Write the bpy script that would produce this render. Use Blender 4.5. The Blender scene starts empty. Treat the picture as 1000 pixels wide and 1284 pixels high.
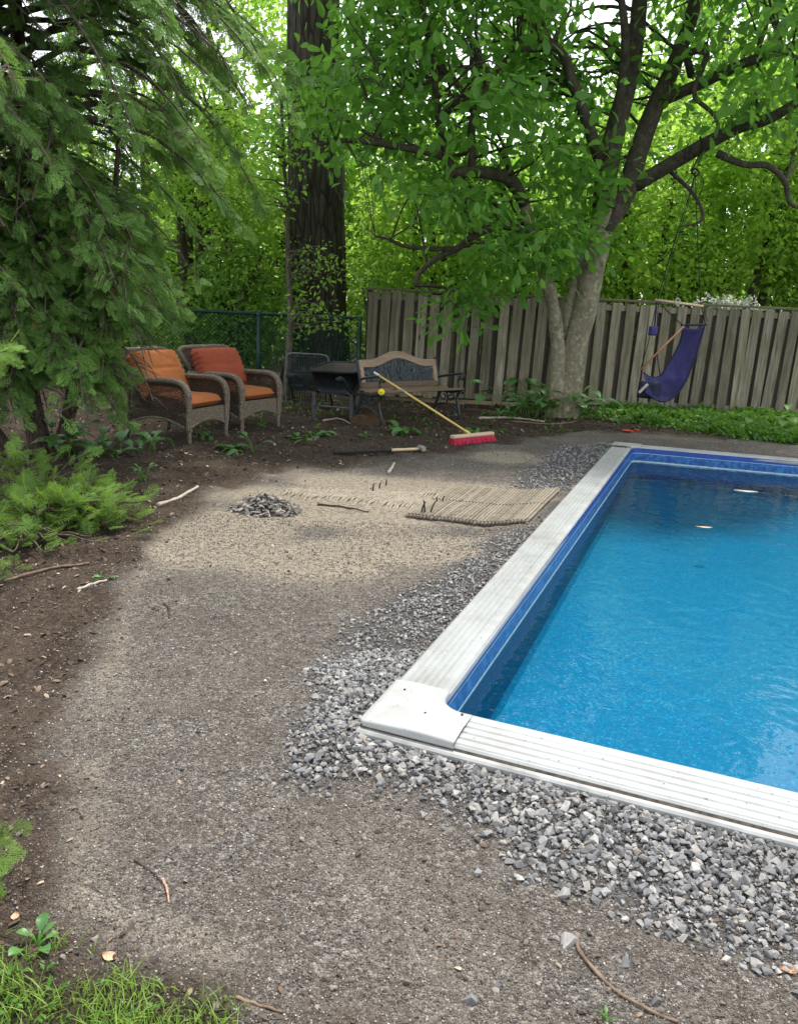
import bpy, math, random
import numpy as np
from math import radians, sin, cos, pi
scene = bpy.context.scene
COL = scene.collection
rng = np.random.default_rng(7)

# ------------------------------------------------------------------ camera
EYE, FPX, PW, PH = 1.5, 1012.0, 1000.0, 1284.0
_t, _r = radians(14.6), radians(2.78)
cF = np.array([0, cos(_t), -sin(_t)]); _X = np.array([1., 0, 0]); _U = np.array([0, sin(_t), cos(_t)])
cR = cos(_r) * _X + sin(_r) * _U
cU = -sin(_r) * _X + cos(_r) * _U
cC = np.array([0, 0, EYE])
def ray(px, py): return cF * FPX + cR * (px - 500) + cU * (642 - py)
def G(px, py, z=0.0):
    d = ray(px, py); return cC + d * ((z - EYE) / d[2])
def P(px, py, y):
    d = ray(px, py); return cC + d * (y / d[1])
cam = bpy.data.cameras.new("camera"); camo = bpy.data.objects.new("camera", cam); COL.objects.link(camo)
import mathutils
camo.matrix_world = mathutils.Matrix(((cR[0], cU[0], -cF[0], 0), (cR[1], cU[1], -cF[1], 0), (cR[2], cU[2], -cF[2], EYE), (0, 0, 0, 1)))
cam.sensor_fit = 'VERTICAL'; cam.sensor_height = 24.0; cam.lens = FPX / PH * 24.0
cam.clip_start = 0.05; cam.clip_end = 1000
scene.camera = camo
scene.view_settings.view_transform = 'Standard'; scene.view_settings.look = 'None'
scene.view_settings.exposure = 0; scene.view_settings.gamma = 1
scene.cycles.max_bounces = 8; scene.cycles.transparent_max_bounces = 8
scene.cycles.caustics_reflective = False; scene.cycles.caustics_refractive = False
scene.cycles.sample_clamp_indirect = 4.0

# ------------------------------------------------------------------ light
SUN_EL, SUN_AZ = radians(71), radians(20)      # azimuth clockwise from +Y
w = bpy.data.worlds.new("World"); scene.world = w; w.use_nodes = True
nt = w.node_tree; nt.nodes.clear()
sky = nt.nodes.new('ShaderNodeTexSky'); sky.sky_type = 'NISHITA'; sky.sun_disc = False
sky.sun_elevation = SUN_EL; sky.sun_rotation = SUN_AZ; sky.air_density = 1.0; sky.dust_density = 1.2; sky.ozone_density = 1.0
hs = nt.nodes.new('ShaderNodeHueSaturation'); hs.inputs['Saturation'].default_value = 0.22; hs.inputs['Value'].default_value = 2.75
bg = nt.nodes.new('ShaderNodeBackground'); bg.inputs['Strength'].default_value = 0.15
wo = nt.nodes.new('ShaderNodeOutputWorld')
nt.links.new(sky.outputs[0], hs.inputs['Color']); nt.links.new(hs.outputs[0], bg.inputs[0]); nt.links.new(bg.outputs[0], wo.inputs[0])
sl = bpy.data.lights.new("sun", 'SUN'); sl.energy = 4.9; sl.angle = radians(4); sl.color = (1, .955, .88)
so = bpy.data.objects.new("sun", sl); COL.objects.link(so)
sd = mathutils.Vector((sin(SUN_AZ) * cos(SUN_EL), cos(SUN_AZ) * cos(SUN_EL), sin(SUN_EL)))
so.rotation_euler = sd.to_track_quat('Z', 'Y').to_euler(); so.location = (0, -5, 12)

# ------------------------------------------------------------------ materials
class NT:
    def __init__(s, name):
        s.m = bpy.data.materials.new(name); s.m.use_nodes = True; s.t = s.m.node_tree; s.t.nodes.clear()
        s.out = s.t.nodes.new('ShaderNodeOutputMaterial')
    def n(s, typ, **kw):
        nd = s.t.nodes.new(typ)
        for k, v in kw.items():
            if k.startswith('_'): setattr(nd, k[1:], v)
            else: s.set(nd, k, v)
        return nd
    def set(s, nd, key, v):
        key = key.replace('__', ' ')
        inp = nd.inputs[int(key[1:])] if key[0] == 'i' and key[1:].isdigit() else nd.inputs[key]
        if isinstance(v, bpy.types.NodeSocket): s.t.links.new(v, inp)
        elif isinstance(v, bpy.types.Node): s.t.links.new(v.outputs[0], inp)
        else:
            if isinstance(v, tuple) and len(v) == 3 and inp.type == 'RGBA': v = v + (1,)
            inp.default_value = v
    def coord(s, kind='Object', scale=(1, 1, 1)):
        c = s.n('ShaderNodeTexCoord')
        return s.n('ShaderNodeMapping', Vector=c.outputs[kind], Scale=scale)
    def noise(s, vec, scale, detail=4.0, rough=.55, dist=0.0):
        return s.n('ShaderNodeTexNoise', Vector=vec, Scale=scale, Detail=detail, Roughness=rough, Distortion=dist)
    def ramp(s, fac, stops, interp='LINEAR'):
        r = s.n('ShaderNodeValToRGB', Fac=fac); e = r.color_ramp; e.interpolation = interp
        while len(e.elements) < len(stops): e.elements.new(.5)
        for el, (p, c) in zip(e.elements, stops):
            el.position = p; el.color = (c if isinstance(c, tuple) else (c, c, c)) + (1,)
        return r
    def mix(s, fac, a, b, blend='MIX'):
        m = s.n('ShaderNodeMix', _data_type='RGBA', _blend_type=blend)
        for k, v in ((0, fac), (6, a), (7, b)):
            if isinstance(v, bpy.types.NodeSocket): s.t.links.new(v, m.inputs[k])
            elif isinstance(v, bpy.types.Node): s.t.links.new(v.outputs[0], m.inputs[k])
            else: m.inputs[k].default_value = (v + (1,)) if isinstance(v, tuple) else v
        return m.outputs[2]
    def math(s, op, a, b=0.0, clamp=False):
        m = s.n('ShaderNodeMath', _operation=op, i0=a, i1=b); m.use_clamp = clamp; return m.outputs[0]
    def attr(s, name): return s.n('ShaderNodeAttribute', _attribute_name=name)
    def bump(s, h, strength=.5, dist=.01): return s.n('ShaderNodeBump', Height=h, Strength=strength, Distance=dist)
    def pbr(s, color, rough=.6, normal=None, metal=0.0, spec=.5):
        p = s.n('ShaderNodeBsdfPrincipled', Roughness=rough, Metallic=metal)
        s.set(p, 'Base Color', color); s.set(p, 'Specular IOR Level', spec)
        if normal is not None: s.set(p, 'Normal', normal)
        return p
    def done(s, sh):
        s.t.links.new(sh.outputs[0] if isinstance(sh, bpy.types.Node) else sh, s.out.inputs[0]); return s.m

def simple(name, c1, c2, scale=8, rough=.6, bump=.3, bdist=.004, stretch=(1, 1, 1), metal=0.0, spec=.4, fine=0):
    t = NT(name); v = t.coord('Object', stretch)
    nz = t.noise(v, scale, 5)
    col = t.mix(t.ramp(nz, [(.3, 0.0), (.7, 1.0)]), c1, c2)
    h = nz
    if fine:
        n2 = t.noise(v, fine, 3); col = t.mix(.5, col, t.mix(n2, c1, c2)); h = n2
    return t.done(t.pbr(col, rough, t.bump(h, bump, bdist), metal, spec))

def leafmat(name, dark, light, trans=.38, yellow=(.22, .30, .02), rough=.45, var=1.0):
    t = NT(name); a = t.attr('rnd').outputs['Fac']
    col = t.mix(t.ramp(a, [(0.0, 0.0), (.5, .35), (1.0, 1.0)]), dark, light)
    geo = t.n('ShaderNodeNewGeometry')
    nz = t.noise(geo.outputs['Position'], 1.1, 2)
    col = t.mix(t.ramp(nz, [(.35, 0.0), (.75, .55)]), col, light)
    p = t.pbr(col, rough, None, 0.0, .35)
    tcol = t.mix(.6, col, yellow)
    tr = t.n('ShaderNodeBsdfTranslucent', Color=tcol)
    mx = t.n('ShaderNodeMixShader', Fac=trans); t.t.links.new(p.outputs[0], mx.inputs[1]); t.t.links.new(tr.outputs[0], mx.inputs[2])
    return t.done(mx)

def woodmat(name, c1, c2, c3, axis=2, scale=18, rough=.75, green=None):
    """grain running along local axis; attribute rnd varies each plank"""
    t = NT(name); st = [1, 1, 1]; st[axis] = .06
    c = t.n('ShaderNodeTexCoord'); a = t.attr('rnd').outputs['Fac']
    off = t.n('ShaderNodeCombineXYZ', X=t.math('MULTIPLY', a, 17.3), Y=t.math('MULTIPLY', a, 7.1), Z=t.math('MULTIPLY', a, 31.7))
    add = t.n('ShaderNodeVectorMath', _operation='ADD', i0=c.outputs['Object'], i1=off)
    mp = t.n('ShaderNodeMapping', Vector=add, Scale=tuple(st))
    g = t.noise(mp, scale * 3, 6, .65, .6); big = t.noise(add, 2.2, 4)
    col = t.mix(t.ramp(g, [(.3, 0.0), (.68, 1.0)]), c1, c2)
    col = t.mix(t.ramp(a, [(.0, .0), (1.0, .55)]), col, c3)
    if green: col = t.mix(t.ramp(big, [(.45, 0.0), (.72, .6)]), col, green)
    col = t.mix(t.ramp(t.noise(mp, scale * 9, 3), [(.25, .55), (.45, 0.0)]), col, tuple(x * .3 for x in c1))
    vk = t.n('ShaderNodeTexVoronoi', Vector=t.n('ShaderNodeMapping', Vector=add, Scale=tuple(5.0 if i != axis else 1.7 for i in range(3))), Scale=1.0)
    col = t.mix(t.ramp(vk.outputs['Distance'], [(.05, .8), (.11, 0.0)]), col, tuple(x * .25 for x in c1))
    tone = t.ramp(t.math('FRACT', t.math('MULTIPLY', a, 7.31)), [(0.0, .62), (.5, .95), (1.0, 1.25)])
    col = t.mix(1.0, col, tone.outputs[0], 'MULTIPLY')
    return t.done(t.pbr(col, rough, t.bump(g, .5, .004), 0, .25))

MAT = {}
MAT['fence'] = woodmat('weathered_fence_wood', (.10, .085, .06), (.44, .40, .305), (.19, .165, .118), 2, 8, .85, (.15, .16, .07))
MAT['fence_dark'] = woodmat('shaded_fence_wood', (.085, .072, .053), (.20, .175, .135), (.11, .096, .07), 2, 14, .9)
MAT['bench_wood'] = woodmat('weathered_bench_wood', (.13, .085, .052), (.26, .185, .12), (.20, .155, .112), 0, 14, .7)
MAT['bench_tan'] = woodmat('tan_bench_rail', (.22, .15, .092), (.44, .325, .22), (.36, .27, .19), 0, 14, .7)
MAT['iron'] = simple('black_cast_iron', (.012, .015, .018), (.04, .048, .055), 30, .45, .3, .002)
MAT['panel_iron'] = simple('dark_iron_rose_panel', (.02, .028, .035), (.06, .078, .09), 30, .5, .3, .002)
MAT['black_metal'] = simple('black_painted_metal', (.010, .014, .018), (.03, .036, .045), 14, .38, .25, .002)
MAT['grey_tube'] = simple('worn_grey_tube', (.05, .06, .06), (.13, .14, .14), 20, .4, .2, .002)
MAT['tray_inside'] = simple('dusty_tray_inside', (.055, .046, .038), (.125, .104, .084), 9, .85, .4, .004, fine=60)
MAT['rubber'] = simple('black_rubber', (.01, .01, .011), (.03, .028, .026), 25, .8, .4, .003)
MAT['green_paint'] = simple('dark_green_fence_coating', (.004, .026, .02), (.008, .05, .038), 12, .45, .2, .002)
MAT['yellow'] = simple('yellow_painted_pole', (.62, .43, .11), (.72, .54, .17), 10, .5, .2, .002)
MAT['yellow_plastic'] = simple('bright_yellow_plastic', (.85, .68, .015), (.9, .75, .04), 10, .4, .1, .002)
MAT['white_plastic'] = simple('white_plastic', (.6, .6, .58), (.75, .75, .72), 10, .5, .1, .002)
MAT['red_bristle'] = simple('crimson_bristle', (.30, .006, .03), (.55, .02, .07), 90, .6, .8, .006, (1, 1, .1))
MAT['pale_wood'] = woodmat('pale_turned_wood', (.48, .36, .21), (.66, .53, .35), (.55, .44, .3), 0, 14, .55)
MAT['bar_wood'] = woodmat('reddish_hardwood_bar', (.30, .13, .06), (.45, .22, .12), (.36, .18, .1), 0, 20, .5)
MAT['grey_steel'] = simple('dull_steel_head', (.2, .185, .16), (.36, .34, .3), 20, .5, .4, .003, metal=.3)
t = NT('purple_canvas_shaded_low'); v = t.coord('Object'); sx = t.n('ShaderNodeSeparateXYZ', Vector=v); nz = t.noise(v, 7, 5); n2 = t.noise(v, 120, 2)
c = t.mix(t.ramp(nz, [(.3, 0.0), (.7, 1.0)]), (.050, .045, .165), (.085, .075, .25)); c = t.mix(t.ramp(t.math('ADD', t.math('MULTIPLY', sx.outputs[2], .9), 1.35), [(.30, .9), (.55, 0.0)]), c, (.014, .017, .065))  # purple darkens to navy downward: shade on the lower sling put into the colour
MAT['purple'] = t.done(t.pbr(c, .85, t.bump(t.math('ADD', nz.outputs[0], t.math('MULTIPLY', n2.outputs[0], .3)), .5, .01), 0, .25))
MAT['navy'] = simple('navy_canvas_trim', (.008, .01, .03), (.02, .02, .06), 9, .75, .3, .003)
MAT['rope'] = simple('black_rope', (.008, .008, .01), (.02, .02, .02), 60, .8, .5, .003)
MAT['white_rope'] = simple('worn_pale_cord', (.4, .38, .33), (.55, .52, .46), 60, .8, .5, .003)
def wickermat(name, c1, c2, sc=85):
    t = NT(name); v = t.coord('Object'); vo = t.n('ShaderNodeTexVoronoi', Vector=v, Scale=float(sc), Randomness=.55); nz = t.noise(v, 12, 4); sc_ = t.n('ShaderNodeSeparateColor', Color=vo.outputs['Color'])
    c = t.mix(sc_.outputs[0], c1, c2); c = t.mix(t.ramp(vo.outputs['Distance'], [(.35, 0.0), (.62, .85)]), c, tuple(x * .22 for x in c1)); c = t.mix(t.ramp(nz, [(.45, 0.0), (.75, .4)]), c, tuple(x * .6 for x in c1))
    return t.done(t.pbr(c, .62, t.bump(t.math('MULTIPLY', vo.outputs['Distance'], -1.0), .9, .008), 0, .35))
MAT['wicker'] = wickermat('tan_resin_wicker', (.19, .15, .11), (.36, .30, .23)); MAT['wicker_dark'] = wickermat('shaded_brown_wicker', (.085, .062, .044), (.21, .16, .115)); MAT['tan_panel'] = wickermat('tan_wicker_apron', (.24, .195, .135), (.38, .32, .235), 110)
MAT['orange'] = simple('faded_orange_canvas', (.29, .092, .024), (.38, .130, .040), 5, .9, .5, .006, fine=160)
MAT['rust'] = simple('rust_red_canvas', (.26, .052, .024), (.34, .078, .036), 5, .9, .5, .006, fine=160)
MAT['soil_clump'] = simple('brown_dry_moss', (.05, .028, .012), (.14, .085, .04), 40, .95, 1, .01, fine=150)

# ------------------------------------------------------------------ mesh tools
def unit(a):
    a = np.asarray(a, float); return a / np.maximum(np.linalg.norm(a, axis=-1, keepdims=True), 1e-9)
class MB:
    def __init__(s): s.v = []; s.f = []; s.r = []; s.n = 0; s.mi = []
    def add(s, V, F, rnd=0.5, mi=0):
        V = np.asarray(V, float).reshape(-1, 3)
        F = F if isinstance(F, list) else [F]
        s.v.append(V)
        for f in F:
            f = np.asarray(f, int)
            if f.size: s.f.append(f + s.n); s.mi.append(np.full(len(f), mi))
        s.r.append(np.broadcast_to(np.asarray(rnd, float), (len(V),)).copy()); s.n += len(V); return s
    def build(s, name, mats, parent=None, smooth=False, origin=None):
        V = np.concatenate(s.v); me = bpy.data.meshes.new(name)
        if origin is not None: V = V - np.asarray(origin)
        me.vertices.add(len(V)); me.vertices.foreach_set('co', V.astype(np.float32).ravel())
        li = np.concatenate([f.ravel() for f in s.f]); tot = np.concatenate([np.full(len(f), f.shape[1]) for f in s.f])
        st = np.concatenate([[0], np.cumsum(tot)[:-1]])
        me.loops.add(len(li)); me.loops.foreach_set('vertex_index', li.astype(np.int32))
        me.polygons.add(len(tot)); me.polygons.foreach_set('loop_start', st.astype(np.int32))
        me.polygons.foreach_set('material_index', np.concatenate(s.mi).astype(np.int32))
        me.polygons.foreach_set('use_smooth', np.full(len(tot), smooth))
        at = me.attributes.new('rnd', 'FLOAT', 'POINT'); at.data.foreach_set('value', np.concatenate(s.r).astype(np.float32))
        me.update(calc_edges=True); me.validate()
        for m in (mats if isinstance(mats, (list, tuple)) else [mats]): me.materials.append(MAT[m] if isinstance(m, str) else m)
        o = bpy.data.objects.new(name, me); COL.objects.link(o)
        if parent is not None: o.parent = parent
        if origin is not None: o.location = tuple(origin)
        return o
def tag(o, label=None, cat=None, group=None, kind=None):
    if label: o['label'] = label
    if cat: o['category'] = cat
    if group: o['group'] = group
    if kind: o['kind'] = kind
    return o
def thing(name, label, cat, loc=(0, 0, 0), rz=0.0, group=None):
    o = bpy.data.objects.new(name, None); COL.objects.link(o); o.location = tuple(loc); o.rotation_euler = (0, 0, rz); o.empty_display_size = .1
    return tag(o, label, cat, group)

def tube(pts, rad, sides=8, cap=True, squash=None):
    pts = np.asarray(pts, float); n = len(pts); rad = np.broadcast_to(np.asarray(rad, float), (n,))
    tan = np.gradient(pts, axis=0); tan = unit(tan)
    ref = np.array([0, 0, 1.]) if abs(tan[0][2]) < .9 else np.array([1., 0, 0])
    nn = np.zeros((n, 3)); cur = ref
    for i in range(n):
        cur = cur - tan[i] * (cur @ tan[i]); cur = cur / max(np.linalg.norm(cur), 1e-9); nn[i] = cur
    bb = np.cross(tan, nn); a = np.arange(sides) / sides * 2 * pi
    V = pts[:, None] + rad[:, None, None] * (nn[:, None] * np.cos(a)[None, :, None] + bb[:, None] * np.sin(a)[None, :, None])
    V = V.reshape(-1, 3)
    i = np.arange(n - 1)[:, None] * sides; k = np.arange(sides)[None]; k2 = (k + 1) % sides
    F = [np.stack([i + k, i + k2, i + sides + k2, i + sides + k], -1).reshape(-1, 4)]
    if cap:
        V = np.vstack([V, pts[0], pts[-1]]); c0, c1 = n * sides, n * sides + 1; kk = np.arange(sides); k3 = (kk + 1) % sides
        F.append(np.vstack([np.stack([k3, kk, np.full(sides, c0)], -1), np.stack([(n - 1) * sides + kk, (n - 1) * sides + k3, np.full(sides, c1)], -1)]))
    return V, F
def spline(pts, n=24):
    pts = np.asarray(pts, float)
    p = np.vstack([2 * pts[0] - pts[1], pts, 2 * pts[-1] - pts[-2]]); m = len(pts) - 1
    t = np.linspace(0, m, n); i = np.minimum(t.astype(int), m - 1); u = (t - i)[:, None]
    a, b, c, d = p[i], p[i + 1], p[i + 2], p[i + 3]
    return .5 * ((2 * b) + (-a + c) * u + (2 * a - 5 * b + 4 * c - d) * u ** 2 + (-a + 3 * b - 3 * c + d) * u ** 3)
def beam(p0, p1, w, h, up=(0, 0, 1), ch=.004):
    p0, p1 = np.asarray(p0, float), np.asarray(p1, float); t = unit(p1 - p0); up = np.asarray(up, float)
    s = unit(np.cross(t, up)); u = np.cross(s, t); a, b = w / 2, h / 2
    prof = [(-a + ch, -b), (a - ch, -b), (a, -b + ch), (a, b - ch), (a - ch, b), (-a + ch, b), (-a, b - ch), (-a, -b + ch)]
    prof = np.array(prof); e = t * ch
    def ring(c, k): return c + (prof[:, :1] * k) * s + (prof[:, 1:] * k) * u
    k = 1 - ch / max(min(w, h), 1e-6)
    V = np.vstack([ring(p0, k), ring(p0 + e, 1), ring(p1 - e, 1), ring(p1, k)])
    q = np.arange(8); q2 = (q + 1) % 8
    F = [np.vstack([np.stack([q + 8 * j, q2 + 8 * j, q2 + 8 * j + 8, q + 8 * j + 8], -1) for j in range(3)]),
         np.array([[7, 6, 5, 4, 3, 2, 1, 0], [24, 25, 26, 27, 28, 29, 30, 31]])]
    return V, F
def grid(nu, nv, wrap=False):
    i = np.arange(nu - 1)[:, None]; jn = nv if wrap else nv - 1; j = np.arange(jn)[None]; j2 = (j + 1) % nv
    return np.stack([i * nv + j, (i + 1) * nv + j, (i + 1) * nv + j2, i * nv + j2], -1).reshape(-1, 4)
def _h(ix, iy, seed):
    n = (ix.astype(np.int64) * 374761393 + iy.astype(np.int64) * 668265263 + seed * 1442695041) & 0x7fffffff
    n = ((n ^ (n >> 13)) * 1274126177) & 0x7fffffff
    return ((n ^ (n >> 16)) & 0xffff) / 65535.0
def vnoise(x, y, seed=0):
    x = np.asarray(x, float); y = np.asarray(y, float); ix = np.floor(x).astype(int); iy = np.floor(y).astype(int)
    fx = x - ix; fy = y - iy; fx = fx * fx * (3 - 2 * fx); fy = fy * fy * (3 - 2 * fy)
    a = _h(ix, iy, seed); b = _h(ix + 1, iy, seed); c = _h(ix, iy + 1, seed); d = _h(ix + 1, iy + 1, seed)
    return (a * (1 - fx) + b * fx) * (1 - fy) + (c * (1 - fx) + d * fx) * fy
def fbm(x, y, seed=0, o=4):
    s = 0; a = .5
    for k in range(o): s = s + a * vnoise(x * 2 ** k, y * 2 ** k, seed + k * 13); a *= .5
    return s / (1 - .5 ** o)
def frames(t, n):
    t = unit(t); s = unit(np.cross(t, n)); n2 = np.cross(s, t); return np.stack([s, t, n2], -1)
def inst(mb, pv, pf, Mx, pos, sc, rnd):
    """many transformed copies of one small shape, merged"""
    N = len(pos); sc = np.broadcast_to(np.asarray(sc, float), (N,)); k = len(pv)
    V = np.einsum('nij,kj->nki', Mx, pv) * sc[:, None, None] + pos[:, None]
    base = (np.arange(N) * k)[:, None, None]
    F = [(f[None] + base).reshape(-1, f.shape[1]) for f in (pf if isinstance(pf, list) else [pf])]
    mb.add(V.reshape(-1, 3), F, np.repeat(np.broadcast_to(rnd, (N,)), k)); return mb
def randdir(n, r, zb=0.0):
    v = r.normal(size=(n, 3)); v[:, 2] += zb; return unit(v)
def lathe(prof, sides=24, axis='z', c=(0, 0, 0)):
    prof = np.asarray(prof, float); a = np.arange(sides) / sides * 2 * pi; n = len(prof)
    r, z = prof[:, 0], prof[:, 1]
    x = r[:, None] * np.cos(a); y = r[:, None] * np.sin(a); zz = np.repeat(z[:, None], sides, 1)
    V = {'z': (x, y, zz), 'x': (zz, x, y), 'y': (x, zz, y)}[axis]
    return np.stack(V, -1).reshape(-1, 3) + np.asarray(c), grid(n, sides, True)
def pillow(w, h, th, n=18, seed=0, wr=.012, p=4):
    u = np.linspace(-1, 1, n); U, Vv = np.meshgrid(u, u, indexing='ij')
    prof = ((1 - np.abs(U) ** p) * (1 - np.abs(Vv) ** p)) ** .45
    nz = (fbm(U * 2 + 5, Vv * 2 + 5, seed) - .5) * wr * 2
    sx = w / 2 * (1 - .05 * (1 - np.abs(U)) * 0 - .03 * np.abs(Vv) ** 4); sy = h / 2 * (1 - .03 * np.abs(U) ** 4)
    front = np.stack([U * sx, Vv * sy, prof * th / 2 + nz * prof], -1).reshape(-1, 3)
    back = np.stack([U * sx, Vv * sy, -prof * th / 2 * .9], -1).reshape(-1, 3)
    Fg = grid(n, n); return np.vstack([front, back]), [Fg, Fg[:, ::-1] + n * n]
def xf(V, M=None, t=(0, 0, 0)):
    V = np.asarray(V, float)
    if M is not None: V = V @ np.asarray(M, float).T
    return V + np.asarray(t)
def rotx(a): return np.array([[1, 0, 0], [0, cos(a), -sin(a)], [0, sin(a), cos(a)]])
def roty(a): return np.array([[cos(a), 0, sin(a)], [0, 1, 0], [-sin(a), 0, cos(a)]])
def rotz(a): return np.array([[cos(a), -sin(a), 0], [sin(a), cos(a), 0], [0, 0, 1]])
# ------------------------------------------------------------------ pool frame
A2 = np.array([-.102, 2.512]); E1 = np.array([.92948, -.36887]); E2 = np.array([.36887, .92948])
def PF(a, b, z=0.0): return np.array([A2[0] + E1[0] * a + E2[0] * b, A2[1] + E1[1] * a + E2[1] * b, z])
LK, FK, FB = -.0126, .122, 6.908          # left edge and far edge are not quite square in the photo
def out_left(b): return LK * b
RIGHT = 5.2
def far_out(a): return FB + FK * (a + .087)
CW = .215
# ------------------------------------------------------------------ ground
def poly_px(pts, z=0): return np.array([G(x, y, z)[:2] for x, y in pts])
def in_poly(x, y, poly):
    r = np.zeros(x.shape, bool); n = len(poly)
    for i in range(n):
        x1, y1 = poly[i]; x2, y2 = poly[(i + 1) % n]
        c = ((y1 > y) != (y2 > y)) & (x < (x2 - x1) * (y - y1) / ((y2 - y1) if y2 != y1 else 1e-9) + x1); r ^= c
    return r
def sdist(x, y, poly):
    d = np.full(x.shape, 1e9); n = len(poly)
    for i in range(n):
        a = poly[i]; b = poly[(i + 1) % n]; ab = b - a; t = np.clip(((x - a[0]) * ab[0] + (y - a[1]) * ab[1]) / max(ab @ ab, 1e-9), 0, 1)
        d = np.minimum(d, np.hypot(x - a[0] - t * ab[0], y - a[1] - t * ab[1]))
    return np.where(in_poly(x, y, poly), -d, d)
def ss(a, b, x): t = np.clip((x - a) / (b - a), 0, 1); return t * t * (3 - 2 * t)
PATH = np.vstack([poly_px([(420, 1284), (330, 1284), (230, 1250), (110, 1205), (40, 1150), (32, 1090), (55, 1000), (80, 900), (100, 820), (132, 745), (172, 685), (212, 640), (260, 615), (330, 592), (420, 580), (540, 570), (640, 556), (770, 540), (1000, 556)]),
                  np.array([[9, 9.6], [9, 0], [2, .2]])])
GRAVEL = np.vstack([poly_px([(1700, 1330), (1300, 1250), (1000, 1190), (900, 1178), (800, 1140), (700, 1105), (600, 1052), (500, 1012), (385, 965), (365, 920), (400, 850), (440, 790), (520, 735), (600, 690), (655, 668)]),
                    poly_px([(690, 640), (780, 560), (800, 700), (560, 910), (1000, 1060), (1300, 1130), (1700, 1210)])])
GRAVEL2 = poly_px([(640, 612), (668, 585), (700, 563), (790, 552), (800, 565), (700, 628)])
LAWN = np.vstack([poly_px([(-40, 1176), (0, 1186), (60, 1206), (150, 1236), (230, 1262), (290, 1284)]), np.array([[-.3, 1.3], [-.2, -2], [-9, -2], [-9, 2.4], [-1.3, 1.75]])])
def zone_mulch(x, y):
    d = sdist(x, y, PATH) + (fbm(x * 1.1, y * 1.1, 3) - .5) * .62 + (fbm(x * 4.1, y * 4.1, 4) - .5) * .2 + (fbm(x * 9, y * 9, 5) - .5) * .10
    return ss(-.38, .24, d)
SANDB = [(420, 640, .75), (290, 660, .55), (560, 690, .42), (600, 640, .5), (240, 690, .45), (470, 690, .45), (350, 620, .45), (530, 612, .6), (440, 605, .5), (640, 575, .5), (390, 700, .5)]
def zone_sand(x, y):
    s = np.zeros(x.shape)
    for px, py, r in SANDB:
        c = G(px, py); s = np.maximum(s, np.exp(-(((x - c[0]) / r) ** 2 + ((y - c[1]) / (r * .75)) ** 2)))
    n = fbm(x * 2.1, y * 2.1, 21); rm = np.exp(-((sdist(x, y, PATH) + .10 - .12 * (fbm(x * 2, y * 2, 23) - .5)) / .07) ** 2) * .55 * ss(.42, .62, fbm(x * 1.6, y * 1.6, 25) + .1) * (x < -.3)
    return np.clip(rm + s * 1.7 * ss(.22, .55, n * .6 + s * .4), 0, 1)
def zone_gravel(x, y):
    d = np.minimum(sdist(x, y, GRAVEL), sdist(x, y, GRAVEL2)) + (fbm(x * 4, y * 4, 31) - .5) * .28
    return ss(.10, -.10, d)
def ground_z(x, y):
    m = zone_mulch(x, y); near = ss(14, 12, np.abs(y)) * ss(9, 7, np.abs(x))
    z = (fbm(x * .9, y * .9, 41) - .5) * .05 + m * ((fbm(x * 3, y * 3, 43) - .42) * .09 + (fbm(x * 13, y * 13, 45) - .5) * .03)
    z = z + (fbm(x * 5, y * 5, 47) - .5) * .022 + (fbm(x * 16, y * 16, 48) - .5) * .006
    rim = np.exp(-((sdist(x, y, PATH) - .03) / .05) ** 2) * .028
    z = z + rim * ss(.5, .8, fbm(x * 1.3, y * 1.3, 49) + .15)
    dp = np.minimum.reduce([np.abs(x * 0 + 9), np.maximum(0, -inset_pool(x, y))])
    return (z * near) * ss(0, .25, dp) - .004 + .052 * ss(.42, .03, dp) * (dp < 1)
def pool_ab(x, y):
    dx, dy = x - A2[0], y - A2[1]; return dx * E1[0] + dy * E1[1], dx * E2[0] + dy * E2[1]
def inset_pool(x, y):
    """positive inside the outer coping outline"""
    a, b = pool_ab(x, y); return np.minimum.reduce([a - LK * b, b, RIGHT - a, far_out(a) - b])
def axis_pts(lo, a, b, hi, st, grow=1.22):
    m = list(np.arange(a, b, st)); s = st; x = m[0]; L = []
    while x > lo: s *= grow; x -= s; L.append(x)
    s = st; x = m[-1]; Rr = []
    while x < hi: s *= grow; x += s; Rr.append(x)
    return np.array(L[::-1] + m + Rr)
gx = axis_pts(-160, -5.2, 6.2, 160, .045); gy = axis_pts(-60, 1.0, 12.6, 320, .045)
gX, gY = np.meshgrid(gx, gy, indexing='ij')
gM = zone_mulch(gX, gY); gS = zone_sand(gX, gY) * (1 - gM); gGr = zone_gravel(gX, gY)
lawn_m = ss(.06, -.10, sdist(gX, gY, LAWN) + (fbm(gX * 6, gY * 6, 61) - .5) * .2)
gZ = ground_z(gX, gY)
Fq = grid(len(gx), len(gy)); ins = inset_pool(gX, gY).ravel()
Fq = Fq[~(ins[Fq].min(1) > .03)]
mb = MB(); mb.add(np.stack([gX, gY, gZ], -1).reshape(-1, 3), Fq[:, ::-1] if False else Fq)

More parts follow.
